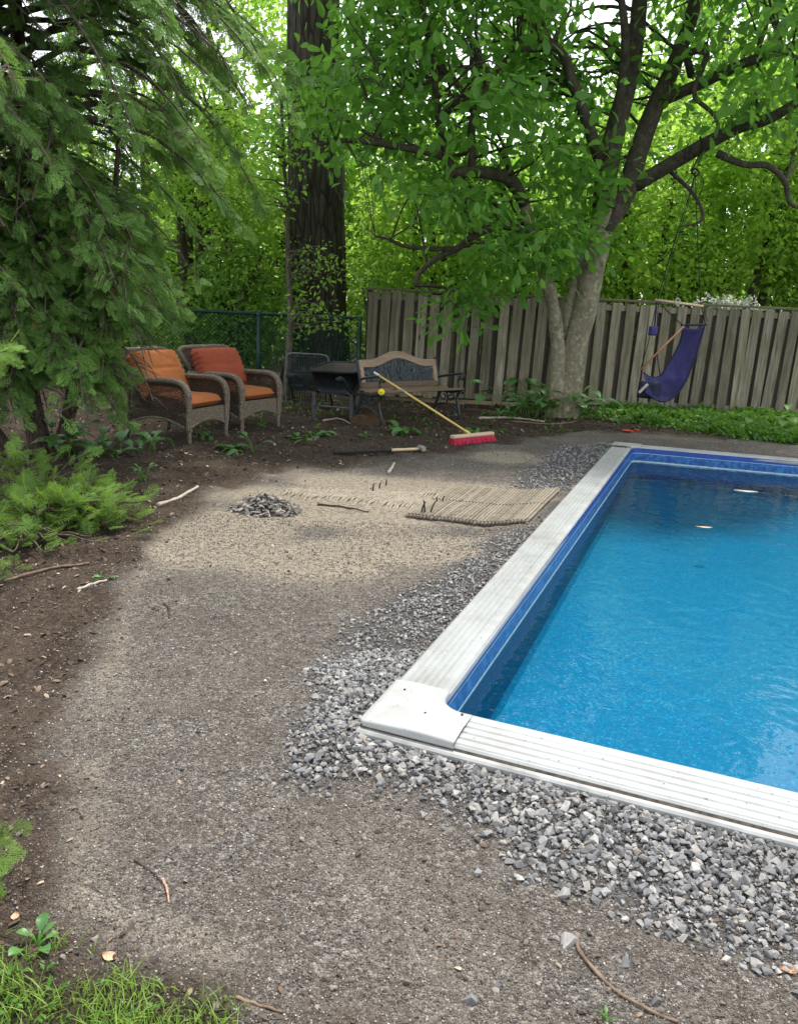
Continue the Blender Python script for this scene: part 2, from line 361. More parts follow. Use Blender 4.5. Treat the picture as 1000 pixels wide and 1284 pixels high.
t = NT('trodden_soil_and_stone_dust')
geo = t.n('ShaderNodeNewGeometry'); pos = geo.outputs['Position']
zn = t.attr('zones').outputs['Color']; sep = t.n('ShaderNodeSeparateColor', Color=zn)
flat = t.n('ShaderNodeMapping', Vector=pos, Scale=(1, 1, 1))
v1 = t.n('ShaderNodeTexVoronoi', Vector=flat, Scale=150.0); v2 = t.n('ShaderNodeTexVoronoi', Vector=flat, Scale=62.0)
n1 = t.noise(flat, 3.2, 6, .6); n2 = t.noise(flat, 34, 5, .7); n3 = t.noise(flat, 210, 3, .7); n4 = t.noise(flat, .9, 3)
s1 = t.n('ShaderNodeSeparateColor', Color=v1.outputs['Color']); s2 = t.n('ShaderNodeSeparateColor', Color=v2.outputs['Color'])
grit = t.ramp(s1.outputs[0], [(0.0, (.040, .034, .029)), (.35, (.135, .119, .103)), (.75, (.245, .222, .198)), (1.0, (.58, .55, .50))])
grit2 = t.ramp(s2.outputs[0], [(0.0, (.06, .052, .045)), (.5, (.19, .168, .146)), (.92, (.26, .235, .208)), (1.0, (.56, .53, .48))])
path = t.mix(.45, grit, grit2)
path = t.mix(t.ramp(n2, [(.34, .7), (.52, 0.0)]), path, (.085, .07, .058))
path = t.mix(t.ramp(n1, [(.42, 0.0), (.66, .6)]), path, (.13, .108, .09))
path = t.mix(t.ramp(n4, [(.5, 0.0), (.68, .4)]), path, (.30, .262, .218))
sandc = t.mix(t.ramp(n3, [(.3, 0.0), (.7, 1.0)]), (.31, .26, .195), (.60, .525, .41))
sandc = t.mix(t.ramp(n2, [(.38, .75), (.56, 0.0)]), sandc, (.14, .115, .09))
mul = t.mix(t.ramp(s2.outputs[1], [(.0, 0.0), (.8, .5), (1.0, 1.0)]), (.042, .031, .024), (.17, .125, .09))
mul = t.mix(t.ramp(n2, [(.35, .7), (.6, 0.0)]), mul, (.022, .016, .012))
mul = t.mix(t.ramp(n1, [(.4, 0.0), (.7, .6)]), mul, (.135, .10, .075))
mf = t.ramp(t.math('ADD', sep.outputs[0], t.math('MULTIPLY', t.math('SUBTRACT', n2.outputs[0], .5), 1.1)), [(.32, 0.0), (.68, 1.0)])
sf = t.ramp(t.math('ADD', sep.outputs[1], t.math('MULTIPLY', t.math('SUBTRACT', n2.outputs[0], .5), .9)), [(.05, 0.0), (.85, .9)])
col = t.mix(sf, path, sandc); col = t.mix(mf, col, mul)
col = t.mix(t.ramp(sep.outputs[2], [(.2, 0.0), (.9, .85)]), col, t.mix(s1.outputs[2], (.05, .047, .045), (.16, .155, .15)))
lw = t.attr('lawn').outputs['Fac']; col = t.mix(t.math('MULTIPLY', lw, .75), col, (.035, .04, .014))
hh = t.math('ADD', t.math('MULTIPLY', v1.outputs['Distance'], -.7), t.math('ADD', t.math('MULTIPLY', n2.outputs[0], 1.0), t.math('MULTIPLY', v2.outputs['Distance'], -.7)))
MAT['ground'] = t.done(t.pbr(col, .95, t.bump(hh, 1.0, .02), 0, .15))
ground = mb.build('ground', 'ground', smooth=True); tag(ground, kind='structure')
ca = ground.data.color_attributes.new('zones', 'FLOAT_COLOR', 'POINT')
ca.data.foreach_set('color', np.stack([gM, gS, gGr, np.ones_like(gM)], -1).reshape(-1).astype(np.float32))
la = ground.data.attributes.new('lawn', 'FLOAT', 'POINT'); la.data.foreach_set('value', lawn_m.ravel().astype(np.float32))
def gz(x, y): return float(ground_z(np.array([x]), np.array([y]))[0])
def GP(px, py):
    p = G(px, py); p[2] = gz(p[0], p[1]); return p

# ------------------------------------------------------------------ stones
def hull_proto(seed, n=11, flat=.6):
    import bmesh
    r = np.random.default_rng(seed); bm = bmesh.new()
    for v in unit(r.normal(size=(n, 3))) * np.array([1, r.uniform(.6, .95), r.uniform(flat * .62, flat)]): bm.verts.new(v * .5)
    bmesh.ops.convex_hull(bm, input=bm.verts)
    for v in [v for v in bm.verts if not v.link_faces]: bm.verts.remove(v)
    bmesh.ops.triangulate(bm, faces=bm.faces); bm.verts.index_update()
    V = np.array([v.co[:] for v in bm.verts]); F = np.array([[v.index for v in f.verts] for f in bm.faces]); bm.free(); return V, F
def rot_rand(n, r, tilt=.7):
    nrm = unit(np.stack([r.normal(size=n) * tilt, r.normal(size=n) * tilt, np.ones(n)], -1)); a = r.uniform(0, 2 * pi, n)
    return frames(np.stack([np.cos(a), np.sin(a), np.zeros(n)], -1), nrm)
def stonemat(name, cols, bump=.4):
    t = NT(name); a = t.attr('rnd').outputs['Fac']; c = t.ramp(a, cols, 'LINEAR'); v = t.coord('Object')
    nz = t.noise(v, 60, 4); col = t.mix(t.ramp(nz, [(.3, .45), (.65, 0.0)]), c, (.07, .065, .062))
    return t.done(t.pbr(col, .8, t.bump(nz, bump, .003), 0, .3))
MAT['gravel'] = stonemat('crushed_grey_limestone', [(0, (.095, .096, .098)), (.3, (.185, .187, .19)), (.6, (.265, .266, .266)), (.85, (.30, .283, .258)), (.96, (.42, .41, .395)), (1, (.25, .205, .165))])
MAT['granule'] = stonemat('stone_dust_granule', [(0, (.07, .06, .052)), (.4, (.165, .145, .125)), (.75, (.28, .25, .22)), (.93, (.42, .39, .35)), (1, (.62, .59, .54))], .1)
r = np.random.default_rng(11); protos = [hull_proto(100 + i, 10 + i % 4, .75) for i in range(9)]
gb = MB()
def scatter_gravel(n, dens, box, smin, smax, layers):
    x = r.uniform(box[0], box[1], n); y = r.uniform(box[2], box[3], n)
    k = dens(x, y) > r.uniform(0, 1, n); k &= inset_pool(x, y) < -.005; x, y = x[k], y[k]; n = len(x)
    s = r.uniform(smin, smax, n) * r.choice([.6, .8, 1.0, 1.25], n, p=[.2, .3, .35, .15])
    near_edge = ss(-.35, -.02, inset_pool(x, y)); z = ground_z(x, y) + r.uniform(.0, layers, n) * (.5 + .5 * near_edge) + s * .12
    pr = r.integers(0, len(protos), n); M = rot_rand(n, r, .42); rd = r.uniform(0, 1, n)
    for j in range(len(protos)):
        q = pr == j
        if q.any(): inst(gb, protos[j][0], protos[j][1], M[q], np.stack([x, y, z], -1)[q], s[q], rd[q])
def d1(x, y): return ss(.15, -.20, .03 + sdist(x, y, GRAVEL) + (fbm(x * 4, y * 4, 31) - .5) * .28)
def d2(x, y): return ss(.12, -.10, sdist(x, y, GRAVEL2) + (fbm(x * 4, y * 4, 31) - .5) * .25)
scatter_gravel(29000, lambda x, y: d1(x, y), (-.6, 2.9, 1.1, 3.2), .020, .038, .007)
scatter_gravel(38000, lambda x, y: d1(x, y) * (y < 3.2), (-.6, 2.9, 1.1, 3.2), .008, .022, .004)
scatter_gravel(16000, lambda x, y: d1(x, y), (-.6, 1.6, 2.9, 5.7), .014, .028, .010)
scatter_gravel(9000, lambda x, y: d2(x, y), (.7, 2.8, 5.6, 9.4), .018, .034, .010)
scatter_gravel(30, lambda x, y: x * 0 + 1 * (y < 2.0), (.2, 1.3, 1.45, 2.0), .02, .05, .001)
gravel = gb.build('gravel', 'gravel'); tag(gravel, 'loose grey crushed stone banked against the white pool edge', None, kind='stuff')
# fine grit over the trodden soil, denser toward the lens where single grains can be seen
oc = (np.array([[1, 0, 0], [-.9, .1, 0], [.1, .8, .05], [0, -.85, 0], [.1, 0, .6], [0, .1, -.5]]) * .5, np.array([[0, 2, 4], [2, 1, 4], [1, 3, 4], [3, 0, 4], [2, 0, 5], [1, 2, 5], [3, 1, 5], [0, 3, 5]]))
gb2 = MB(); n = 150000; y = 1.25 + 4.2 * r.uniform(0, 1, n) ** 1.7; x = r.uniform(-1, 1, n) * (.55 * y + .35)
k = (inset_pool(x, y) < -.01) & (zone_mulch(x, y) < r.uniform(.2, 1.2, n)); k &= sdist(x, y, LAWN) > r.uniform(-.1, .05, n); x, y = x[k], y[k]; n = len(x)
s = .0022 + .0065 * r.uniform(0, 1, n) ** 3.0; s = s * (1 + .25 * (y - 1.3)); s[r.uniform(0, 1, n) < .004] *= 2.2
inst(gb2, oc[0], oc[1], rot_rand(n, r, 1.2), np.stack([x, y, ground_z(x, y) + s * .2], -1), s, r.uniform(0, 1, n) ** 1.4)
grit_o = gb2.build('stone_dust', 'granule'); tag(grit_o, 'fine brown grey grit scattered over the trodden soil', None, kind='stuff')
gb4 = MB(); n = 5200; y = 1.3 + 8 * r.uniform(0, 1, n) ** 1.6; x = r.uniform(-1, 1, n) * (.55 * y + .3); k = (inset_pool(x, y) < -.03) & (sdist(x, y, LAWN) > 0) & (fbm(x * 1.6, y * 1.6, 91) > .45); x, y = x[k], y[k]; n = len(x); s = .007 + .022 * r.uniform(0, 1, n) ** 4; pr = r.integers(0, 9, n); M = rot_rand(n, r, 1.0); rd = r.uniform(0, 1, n)
for j in range(9):
    q = pr == j; inst(gb4, protos[j][0], protos[j][1], M[q], np.stack([x, y, ground_z(x, y) + s * .1], -1)[q], s[q], rd[q])
MAT['clod'] = stonemat('crumbled_soil', [(0, (.045, .034, .026)), (.6, (.12, .095, .075)), (.9, (.2, .165, .13)), (1, (.36, .33, .29))], .8)
n = 150; a = r.uniform(0, 2.5, n); bq = r.uniform(.01, .2, n); u = r.uniform(0, 1, n) < .5; c2_ = r.uniform(.4, 6, n); pa = np.where(u, a, .02 + bq); pb_ = np.where(u, bq, c2_); s = r.uniform(.002, .006, n)
inst(gb4, protos[0][0], protos[0][1], rot_rand(n, r, 1.0), np.column_stack([A2[0] + E1[0] * pa + E2[0] * pb_, A2[1] + E1[1] * pa + E2[1] * pb_, np.full(n, .0955)]), s, .1)
tag(gb4.build('soil_crumbs', 'clod'), 'small clods of crumbled soil lying over the path', None, kind='stuff')
# bark chips and leaf litter on the dark beds
MAT['litter'] = stonemat('bark_chip_litter', [(0, (.03, .02, .014)), (.35, (.085, .055, .035)), (.7, (.17, .115, .075)), (.9, (.30, .22, .15)), (1, (.48, .40, .30))], .2)
chip = (np.array([[-.5, -.22, 0], [0, -.3, .07], [.5, -.12, .0], [.5, .15, .03], [0, .3, .09], [-.5, .2, 0]]), [np.array([[0, 1, 4, 5], [1, 2, 3, 4]])])
gb3 = MB(); n = 70000; x = r.uniform(-5.5, 7.5, n); y = 1.3 + 11.4 * r.uniform(0, 1, n) ** 1.15
k = (zone_mulch(x, y) > r.uniform(.25, 1.0, n)) & (inset_pool(x, y) < -.02) & (np.abs(x) < .56 * y + .6) & (sdist(x, y, LAWN) > 0); x, y = x[k], y[k]; n = len(x)
s = (.006 + .03 * r.uniform(0, 1, n) ** 4) * (.8 + .07 * y)
inst(gb3, chip[0], chip[1], rot_rand(n, r, .5), np.stack([x, y, ground_z(x, y) + .002 + s * .1], -1), s, r.uniform(0, 1, n) ** 1.7)
n = 2600; y = 1.4 + 9 * r.uniform(0, 1, n) ** 1.3; x = r.uniform(-1, 1, n) * (.55 * y + .3); k = (inset_pool(x, y) < -.03) & (sdist(x, y, LAWN) > 0); x, y = x[k], y[k]; n = len(x); s = (.004 + .016 * r.uniform(0, 1, n) ** 4) * (.8 + .1 * y)
inst(gb3, chip[0], chip[1], rot_rand(n, r, .5), np.stack([x, y, ground_z(x, y) + .002 + s * .1], -1), s, r.uniform(.2, 1, n))
lit = gb3.build('leaf_litter', 'litter'); tag(lit, 'brown bark chips and dead leaves over the dark planting beds', None, kind='stuff')

# ------------------------------------------------------------------ swimming pool
t = NT('vinyl_liner_blue_speckle'); ob = t.coord('Object')
va = t.n('ShaderNodeTexVoronoi', Vector=ob, Scale=85.0); nb = t.noise(ob, 1.3, 3); sc_ = t.n('ShaderNodeSeparateColor', Color=va.outputs['Color'])
c = t.ramp(sc_.outputs[0], [(0, (.001, .106, .222)), (.5, (.002, .138, .262)), (.9, (.004, .162, .290)), (1, (.04, .27, .41))])
c = t.mix(t.ramp(nb, [(.35, 0.0), (.7, .5)]), c, (.002, .125, .225)); MAT['liner'] = t.done(t.pbr(c, .5, None, 0, .3))
t = NT('liner_border_band'); ob = t.coord('Object', (1, 1, 1)); br = t.n('ShaderNodeTexBrick', Vector=ob, Color1=(.004, .05, .26), Color2=(.01, .10, .38), Mortar=(.06, .25, .55), Scale=9.0)
br.inputs['Mortar Size'].default_value = .03
nb = t.noise(ob, 26, 3); c = t.mix(t.ramp(nb, [(.42, 0.0), (.62, .75)]), (.005, .06, .25), (.03, .20, .46)); MAT['band'] = t.done(t.pbr(c, .35, None, 0, .5))
MAT['blue_strip'] = simple('deep_blue_liner_bead', (.004, .042, .25), (.008, .065, .32), 10, .35, .1, .002)
MAT['pale_line'] = simple('pale_waterline', (.30, .52, .62), (.55, .72, .78), 22, .4, .1, .002)
t = NT('weathered_white_coping'); ob = t.coord('Object'); st = t.coord('Object', (14, .5, 1)); nz = t.noise(ob, 5, 6, .65); n2 = t.noise(ob, 90, 3)
c = t.mix(t.ramp(nz, [(.35, 0.0), (.75, .8)]), (.36, .375, .37), (.24, .25, .245)); c = t.mix(t.ramp(t.noise(ob, 2.9, 6, .75), [(.48, 0.0), (.7, .6)]), c, (.20, .19, .165)); c = t.mix(t.ramp(n2, [(.25, .6), (.36, 0.0)]), c, (.2, .19, .17)); MAT['coping'] = t.done(t.pbr(c, .42, t.bump(n2, .15, .002), 0, .4))
t = NT('clean_white_coping'); ob = t.coord('Object'); nz = t.noise(ob, 6, 6, .65); n2 = t.noise(ob, 70, 3)
c = t.mix(t.ramp(nz, [(.4, 0.0), (.8, .7)]), (.41, .425, .42), (.29, .30, .295)); c = t.mix(t.ramp(t.noise(ob, 2.3, 6, .75), [(.5, 0.0), (.72, .55)]), c, (.24, .225, .195)); c = t.mix(t.ramp(n2, [(.25, .8), (.36, 0.0)]), c, (.16, .15, .13)); MAT['coping2'] = t.done(t.pbr(c, .4, t.bump(n2, .1, .002), 0, .4))
MAT['track'] = simple('stained_white_track', (.24, .245, .235), (.42, .43, .42), 9, .5, .3, .002)
MAT['dark_gap'] = simple('dark_brown_gap', (.03, .025, .02), (.12, .095, .07), 40, .9, .5, .004)
MAT['concrete'] = simple('grey_concrete_collar', (.17, .165, .155), (.28, .27, .255), 24, .9, .7, .004, fine=140)
pool = thing('swimming_pool', 'rectangular blue lined swimming pool edged with ribbed white coping', 'swimming pool', PF(0, 0, 0))
def sweep(path2, prof, mat, name, nrm=None, smooth=False):
    """prof: (inward offset, z); path2: points on the outer line with inward normals"""
    prof = np.array(prof, float); n = len(path2); m = len(prof); V = []
    for p, nn in path2: V.append([[p[0] + nn[0] * o_, p[1] + nn[1] * o_, z] for o_, z in prof])
    V = np.array(V).reshape(-1, 3); b = MB(); F = grid(n, m); b.add(V, [F[:, ::-1], np.arange(m)[None, ::-1], (np.arange(m) + (n - 1) * m)[None]])
    return b.build(name, mat, None, smooth)
def cop_profile(wd, ribs, top=.092):
    pr = [(.004, top - .015), (.004, top - .011), (.010, top - .004)]
    rw = (wd - .075) / ribs
    for i in range(ribs):
        o_ = .016 + i * rw; pr += [(o_, top - .005), (o_ + .005, top), (o_ + rw - .010, top + .0005), (o_ + rw - .004, top - .006)]
    return pr + [(wd - .056, top), (wd - .03, top + .003), (wd - .012, top - .002), (wd - .002, top - .014), (wd, top - .03), (wd - .004, top - .042), (wd - .03, top - .05)]
def seg(p0, p1, nrm, n): return [(p0 + (p1 - p0) * u, nrm) for u in np.linspace(0, 1, n)]
CAP = .33
dirL = PF(LK, 1)[:2] - PF(0, 0)[:2]; dirL /= np.linalg.norm(dirL); nL = np.array([dirL[1], -dirL[0]])
dirF = PF(1, FK)[:2] - PF(0, 0)[:2]; dirF /= np.linalg.norm(dirF); nF = np.array([dirF[1], -dirF[0]])
a0 = PF(CAP, 0)[:2]; a1 = PF(RIGHT, 0)[:2]
parts = [sweep(seg(a0, a1, E2, 40), cop_profile(.235, 4, .094), 'coping2', 'coping_rail')]
l0 = PF(LK * CAP, CAP)[:2]; lf = PF(LK * FB, FB)[:2]
lm = l0 + dirL * 3.4
parts.append(sweep(seg(l0, lm, nL, 30), cop_profile(CW, 5), 'coping', 'coping_rail')); parts.append(sweep(seg(lm + dirL * .006, lf - dirL * .2, nL, 30), cop_profile(CW, 5, .0905), 'coping', 'coping_rail'))
f1 = PF(RIGHT, far_out(RIGHT))[:2]
parts.append(sweep(seg(lf + dirF * .2, f1, nF, 30), cop_profile(CW, 4), 'coping', 'coping_rail'))
parts.append(sweep(seg(a1, f1, -E1, 10), cop_profile(CW, 4), 'coping', 'coping_rail'))
# outer receiver track and the concrete collar under it, along the near and left edges
def strip(p0, p1, nrm, o0, o1, z0, z1, mat, name, ch=.006, n=60, wob=.0):
    pr = [(o0, z0), (o0, z1 - ch), (o0 + ch, z1), (o1 - ch, z1), (o1, z1 - ch), (o1, z0)]
    return sweep(seg(p0, p1, nrm, n), pr, mat, name)
A0 = PF(0, 0)[:2]
parts.append(strip(A0 - E1 * .0, a1, E2, -.026, .012, .050, .074, 'track', 'track_rail', .007))
parts.append(strip(A0 + E1 * .004, a1, E2, -.002, .03, .060, .081, 'dark_gap', 'dark_seam'))  # dark brown strip filling the gap between track and coping
parts.append(strip(A0 - E1 * .0, a1, E2, -.018, .012, -.08, .0495, 'concrete', 'concrete_collar'))
parts.append(strip(A0 + dirL * .01, lf, nL, -.010, .02, -.08, .075, 'concrete', 'concrete_collar'))
# moulded corner cap: quarter-round inside, square outside, front edge lifted a little
def corner_cap(o, ex, ey, w_in, r_in, ext, mat, lift=.0):
    n = 22; th = np.linspace(0, pi / 2, n); rows = []
    cx, cy = w_in + r_in, w_in + r_in
    inner = [(cx - r_in * cos(a), cy - r_in * sin(a)) for a in th]; inner = [(w_in, ext)] + inner + [(ext, w_in)]
    inner = np.array(inner); m = len(inner)
    outer = []
    for q in range(m):
        u = q / (m - 1); outer.append((0.0, ext * (1 - 2 * u)) if u < .5 else (ext * (2 * u - 1), 0.0))
    outer = np.array(outer); K = 12; V = []
    for k in range(-2, K + 3):
        u = min(max(k / K, 0), 1); p = outer * (1 - u) + inner * u
        bow = .006 * sin(pi * u); lf_ = lift * (1 - u) * np.exp(-((p[:, 0] - ext * .62) / (ext * .5)) ** 2) * (p[:, 1] < .12)
        z = np.full(m, .099) + bow + lf_
        if k == -2: z = np.full(m, .080)
        if k == -1: z = z - .008
        if k == K + 1: z = z - .010
        if k == K + 2: z = np.full(m, .06)
        if k == -1: p = p - .003
        if k == K + 1: p = inner + .004
        if k == K + 2: p = inner + .002
        V.append(np.stack([o[0] + ex[0] * p[:, 0] + ey[0] * p[:, 1], o[1] + ex[1] * p[:, 0] + ey[1] * p[:, 1], z], -1))
    V = np.array(V).reshape(-1, 3); b = MB(); b.add(V, grid(K + 5, m)); return b.build('corner_cap', mat, None, True)
for aa, bb_ in ((.10, .06), (.06, .27), (.27, .05), (.19, .14), (.31, .19)):
    b = MB(); V, F = lathe([(0, .1085), (.0035, .108), (.0045, .106), (.0045, .098)], 10, 'z', PF(aa, bb_)); b.add(V, F); parts.append(b.build('screw', 'dark_gap'))
parts.append(corner_cap(A0, E1, dirL, .212, .10, .345, 'coping2', .012))
parts.append(corner_cap(lf, dirF, -dirL, .205, .10, .30, 'coping'))
# liner basin: rounded-corner outline dropped through bead, border band, waterline, wall, cove and floor
WATER = -.062
def basin_outline(off, rad, n=10):
    iL = lambda b: PF(LK * b, b)[:2] + nL * off
    p00 = np.array(PF(0, 0)[:2]) + E2 * (off + .02) + nL * off; p01 = lf + nF * off + nL * off
    p11 = f1 + nF * off - E1 * off; p10 = a1 + E2 * (off + .02) - E1 * off
    P4 = [p00, p10, p11, p01]; out = []
    for i in range(4):
        c0, pv, nx = P4[i], P4[i - 1], P4[(i + 1) % 4]; u0 = unit(pv - c0); u1 = unit(nx - c0); s0 = c0 + u0 * rad; s1 = c0 + u1 * rad
        for k in range(n + 1):
            q = k / n; out.append((1 - q) ** 2 * s0 + 2 * q * (1 - q) * c0 + q * q * s1)
    return np.array(out)
def ring_strip(levels, mat, name, close=False):
    V = []; n = None
    for off, z, rad in levels:
        o_ = basin_outline(off, rad)
        o_z = np.full(len(o_), z) if np.isscalar(z) else z(o_)
        V.append(np.column_stack([o_, o_z])); n = len(o_)
    b = MB(); F = grid(len(levels), n, True); b.add(np.array(V).reshape(-1, 3), [F] + ([(np.arange(n) + (len(levels) - 1) * n)[None]] if close else [])); return b.build(name, mat)
def zfloor(o_):
    a, b = pool_ab(o_[:, 0], o_[:, 1]); return -.40 + .13 * np.clip(b / 7, 0, 1) - .08 * np.clip((a - 1) / 3, 0, 1)
parts.append(ring_strip([(.203, .085, .11), (.206, .030, .11)], 'blue_strip', 'liner_bead'))
parts.append(ring_strip([(.207, .030, .11), (.208, WATER - .005, .11)], 'band', 'border_band'))
parts.append(ring_strip([(.2065, .034, .11), (.2065, .026, .11)], 'pale_line', 'band_line'))
parts.append(ring_strip([(.2095, WATER + .013, .11), (.2095, WATER - .004, .11)], 'pale_line', 'waterline_strip'))  # thin pale strip along the water's edge
parts.append(ring_strip([(.208, WATER - .005, .11), (.212, lambda o_: zfloor(o_) + .03, .11), (.235, zfloor, .12)], 'liner', 'liner', True))
for o_ in parts:
    o_.parent = pool; o_.location = -np.array(PF(0, 0, 0))
t = NT('pool_water'); ob = t.n('ShaderNodeNewGeometry').outputs['Position']
mpw = t.n('ShaderNodeMapping', Vector=ob, Scale=(1, 1, 1)); nz = t.noise(mpw, 4.2, 2, .5, .6); nz2 = t.noise(mpw, 11, 2, .5, .3)
hb = t.math('ADD', nz.outputs[0], t.math('MULTIPLY', nz2.outputs[0], .34)); bp = t.bump(hb, .17, .05)
fr = t.n('ShaderNodeFresnel', IOR=1.33, Normal=bp); gl = t.n('ShaderNodeBsdfGlossy', Roughness=.015, Normal=bp, Color=(.95, 1, 1)); tr = t.n('ShaderNodeBsdfTransparent', Color=(.5, .93, 1.0))
mx = t.n('ShaderNodeMixShader'); t.t.links.new(fr.outputs[0], mx.inputs[0]); t.t.links.new(tr.outputs[0], mx.inputs[1]); t.t.links.new(gl.outputs[0], mx.inputs[2]); MAT['water'] = t.done(mx)
o_ = basin_outline(.2085, .11); b = MB(); b.add(np.column_stack([o_, np.full(len(o_), WATER)]), np.arange(len(o_))[None]); wat = b.build('water', 'water'); tag(wat, kind='structure')
# ------------------------------------------------------------------ wooden fence
FY = 12.66
r = np.random.default_rng(21)
fence = thing('wooden_fence', 'weathered grey green board fence running behind the tree and the pool', 'fence', (-.6, FY, 0))
def par(o, t):
    """put a world-space mesh under thing t"""
    o.parent = t; bpy.context.view_layer.update(); o.matrix_parent_inverse = t.matrix_world.inverted(); return o
FH = 1.69; X0, X1 = -.62, 11.5
fb, bb = MB(), MB(); x = X0 + .07
def board(mbx, xc, y, wd, z0, z1, lean, rd):
    dx = lean * (z1 - z0); yy = y + r.uniform(-.006, .006)
    V, F = beam((xc - dx / 2, yy, z0), (xc + dx / 2, yy, z1), wd, .02, (0, 1, 0), .003); V = np.array(V)
    mbx.add(V, F, rd)
gap_next = 0
while x < X1:
    wd = r.choice([.135, .14, .145]); board(fb, x, FY - .055 + r.uniform(-.008, .008), wd, r.uniform(.05, .13), FH - .06 + r.uniform(-.012, .012), r.normal() * .012 + .012, r.uniform(0, 1)); x += wd + r.choice([.05, .068, .085, .012, .10], p=[.34, .30, .14, .12, .10])
x = X0 + .07
while x < X1:
    board(bb, x, FY + .04, .14, .06, FH - .07 + r.uniform(-.03, .01), r.normal() * .006, r.uniform(0, 1)); x += .146
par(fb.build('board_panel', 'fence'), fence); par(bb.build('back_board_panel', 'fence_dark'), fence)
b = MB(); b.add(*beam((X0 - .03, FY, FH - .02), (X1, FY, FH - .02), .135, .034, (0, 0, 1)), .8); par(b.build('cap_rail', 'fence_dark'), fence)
for z in (FH - .13, .13):
    b = MB(); b.add(*beam((X0, FY - .008, z), (X1, FY - .008, z), .04, .085, (0, 0, 1)), .4); par(b.build('rail', 'fence'), fence)
for px_ in np.arange(X0 + .02, X1, 2.42):
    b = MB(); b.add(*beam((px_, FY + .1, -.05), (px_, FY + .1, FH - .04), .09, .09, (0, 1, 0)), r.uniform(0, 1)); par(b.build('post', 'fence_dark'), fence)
# ------------------------------------------------------------------ chain link fence
CH = 1.24
chain = thing('chain_link_fence', 'dark green chain link fence behind the two wicker armchairs', 'fence', (-.7, FY, 0))
for px_ in (-.74, -2.28, -5.35, -8.4):
    b = MB(); b.add(*tube([(px_, FY, -.05), (px_, FY, CH - .02)], .036, 12)); b.add(*lathe([(.0, CH + .03), (.025, CH + .025), (.042, CH), (.042, CH - .04)], 12, 'z', (px_, FY, 0))); par(b.build('post', 'green_paint', None, True), chain)
b = MB(); b.add(*tube([(-.72, FY, CH - .02), (-10, FY, CH - .02)], .026, 10)); par(b.build('top_rail', 'green_paint', None, True), chain)
b = MB(); p_ = .06
for sgn in (1, -1):
    x0s = np.arange(-10.2 - (CH if sgn > 0 else 0), -.7 + (CH if sgn < 0 else 0), p_)
    for x_ in x0s:
        xa, xb, za, zb = x_, x_ + sgn * (CH - .06), .03, CH - .03
        lo, hi = -10.0, -.74
        def cl(xx, zz, xo, zo):
            if xx < lo: q = (lo - xx) / (xo - xx); return lo, zz + (zo - zz) * q
            if xx > hi: q = (hi - xx) / (xo - xx); return hi, zz + (zo - zz) * q
            return xx, zz
        if max(xa, xb) <= lo or min(xa, xb) >= hi: continue
        xa2, za2 = cl(xa, za, xb, zb); xb2, zb2 = cl(xb, zb, xa, za)
        b.add(*tube([(xa2, FY - .02 + .003 * sgn, za2), (xb2, FY - .02 + .003 * sgn, zb2)], .0034, 4, False))
par(b.build('wire_mesh', 'green_paint'), chain)

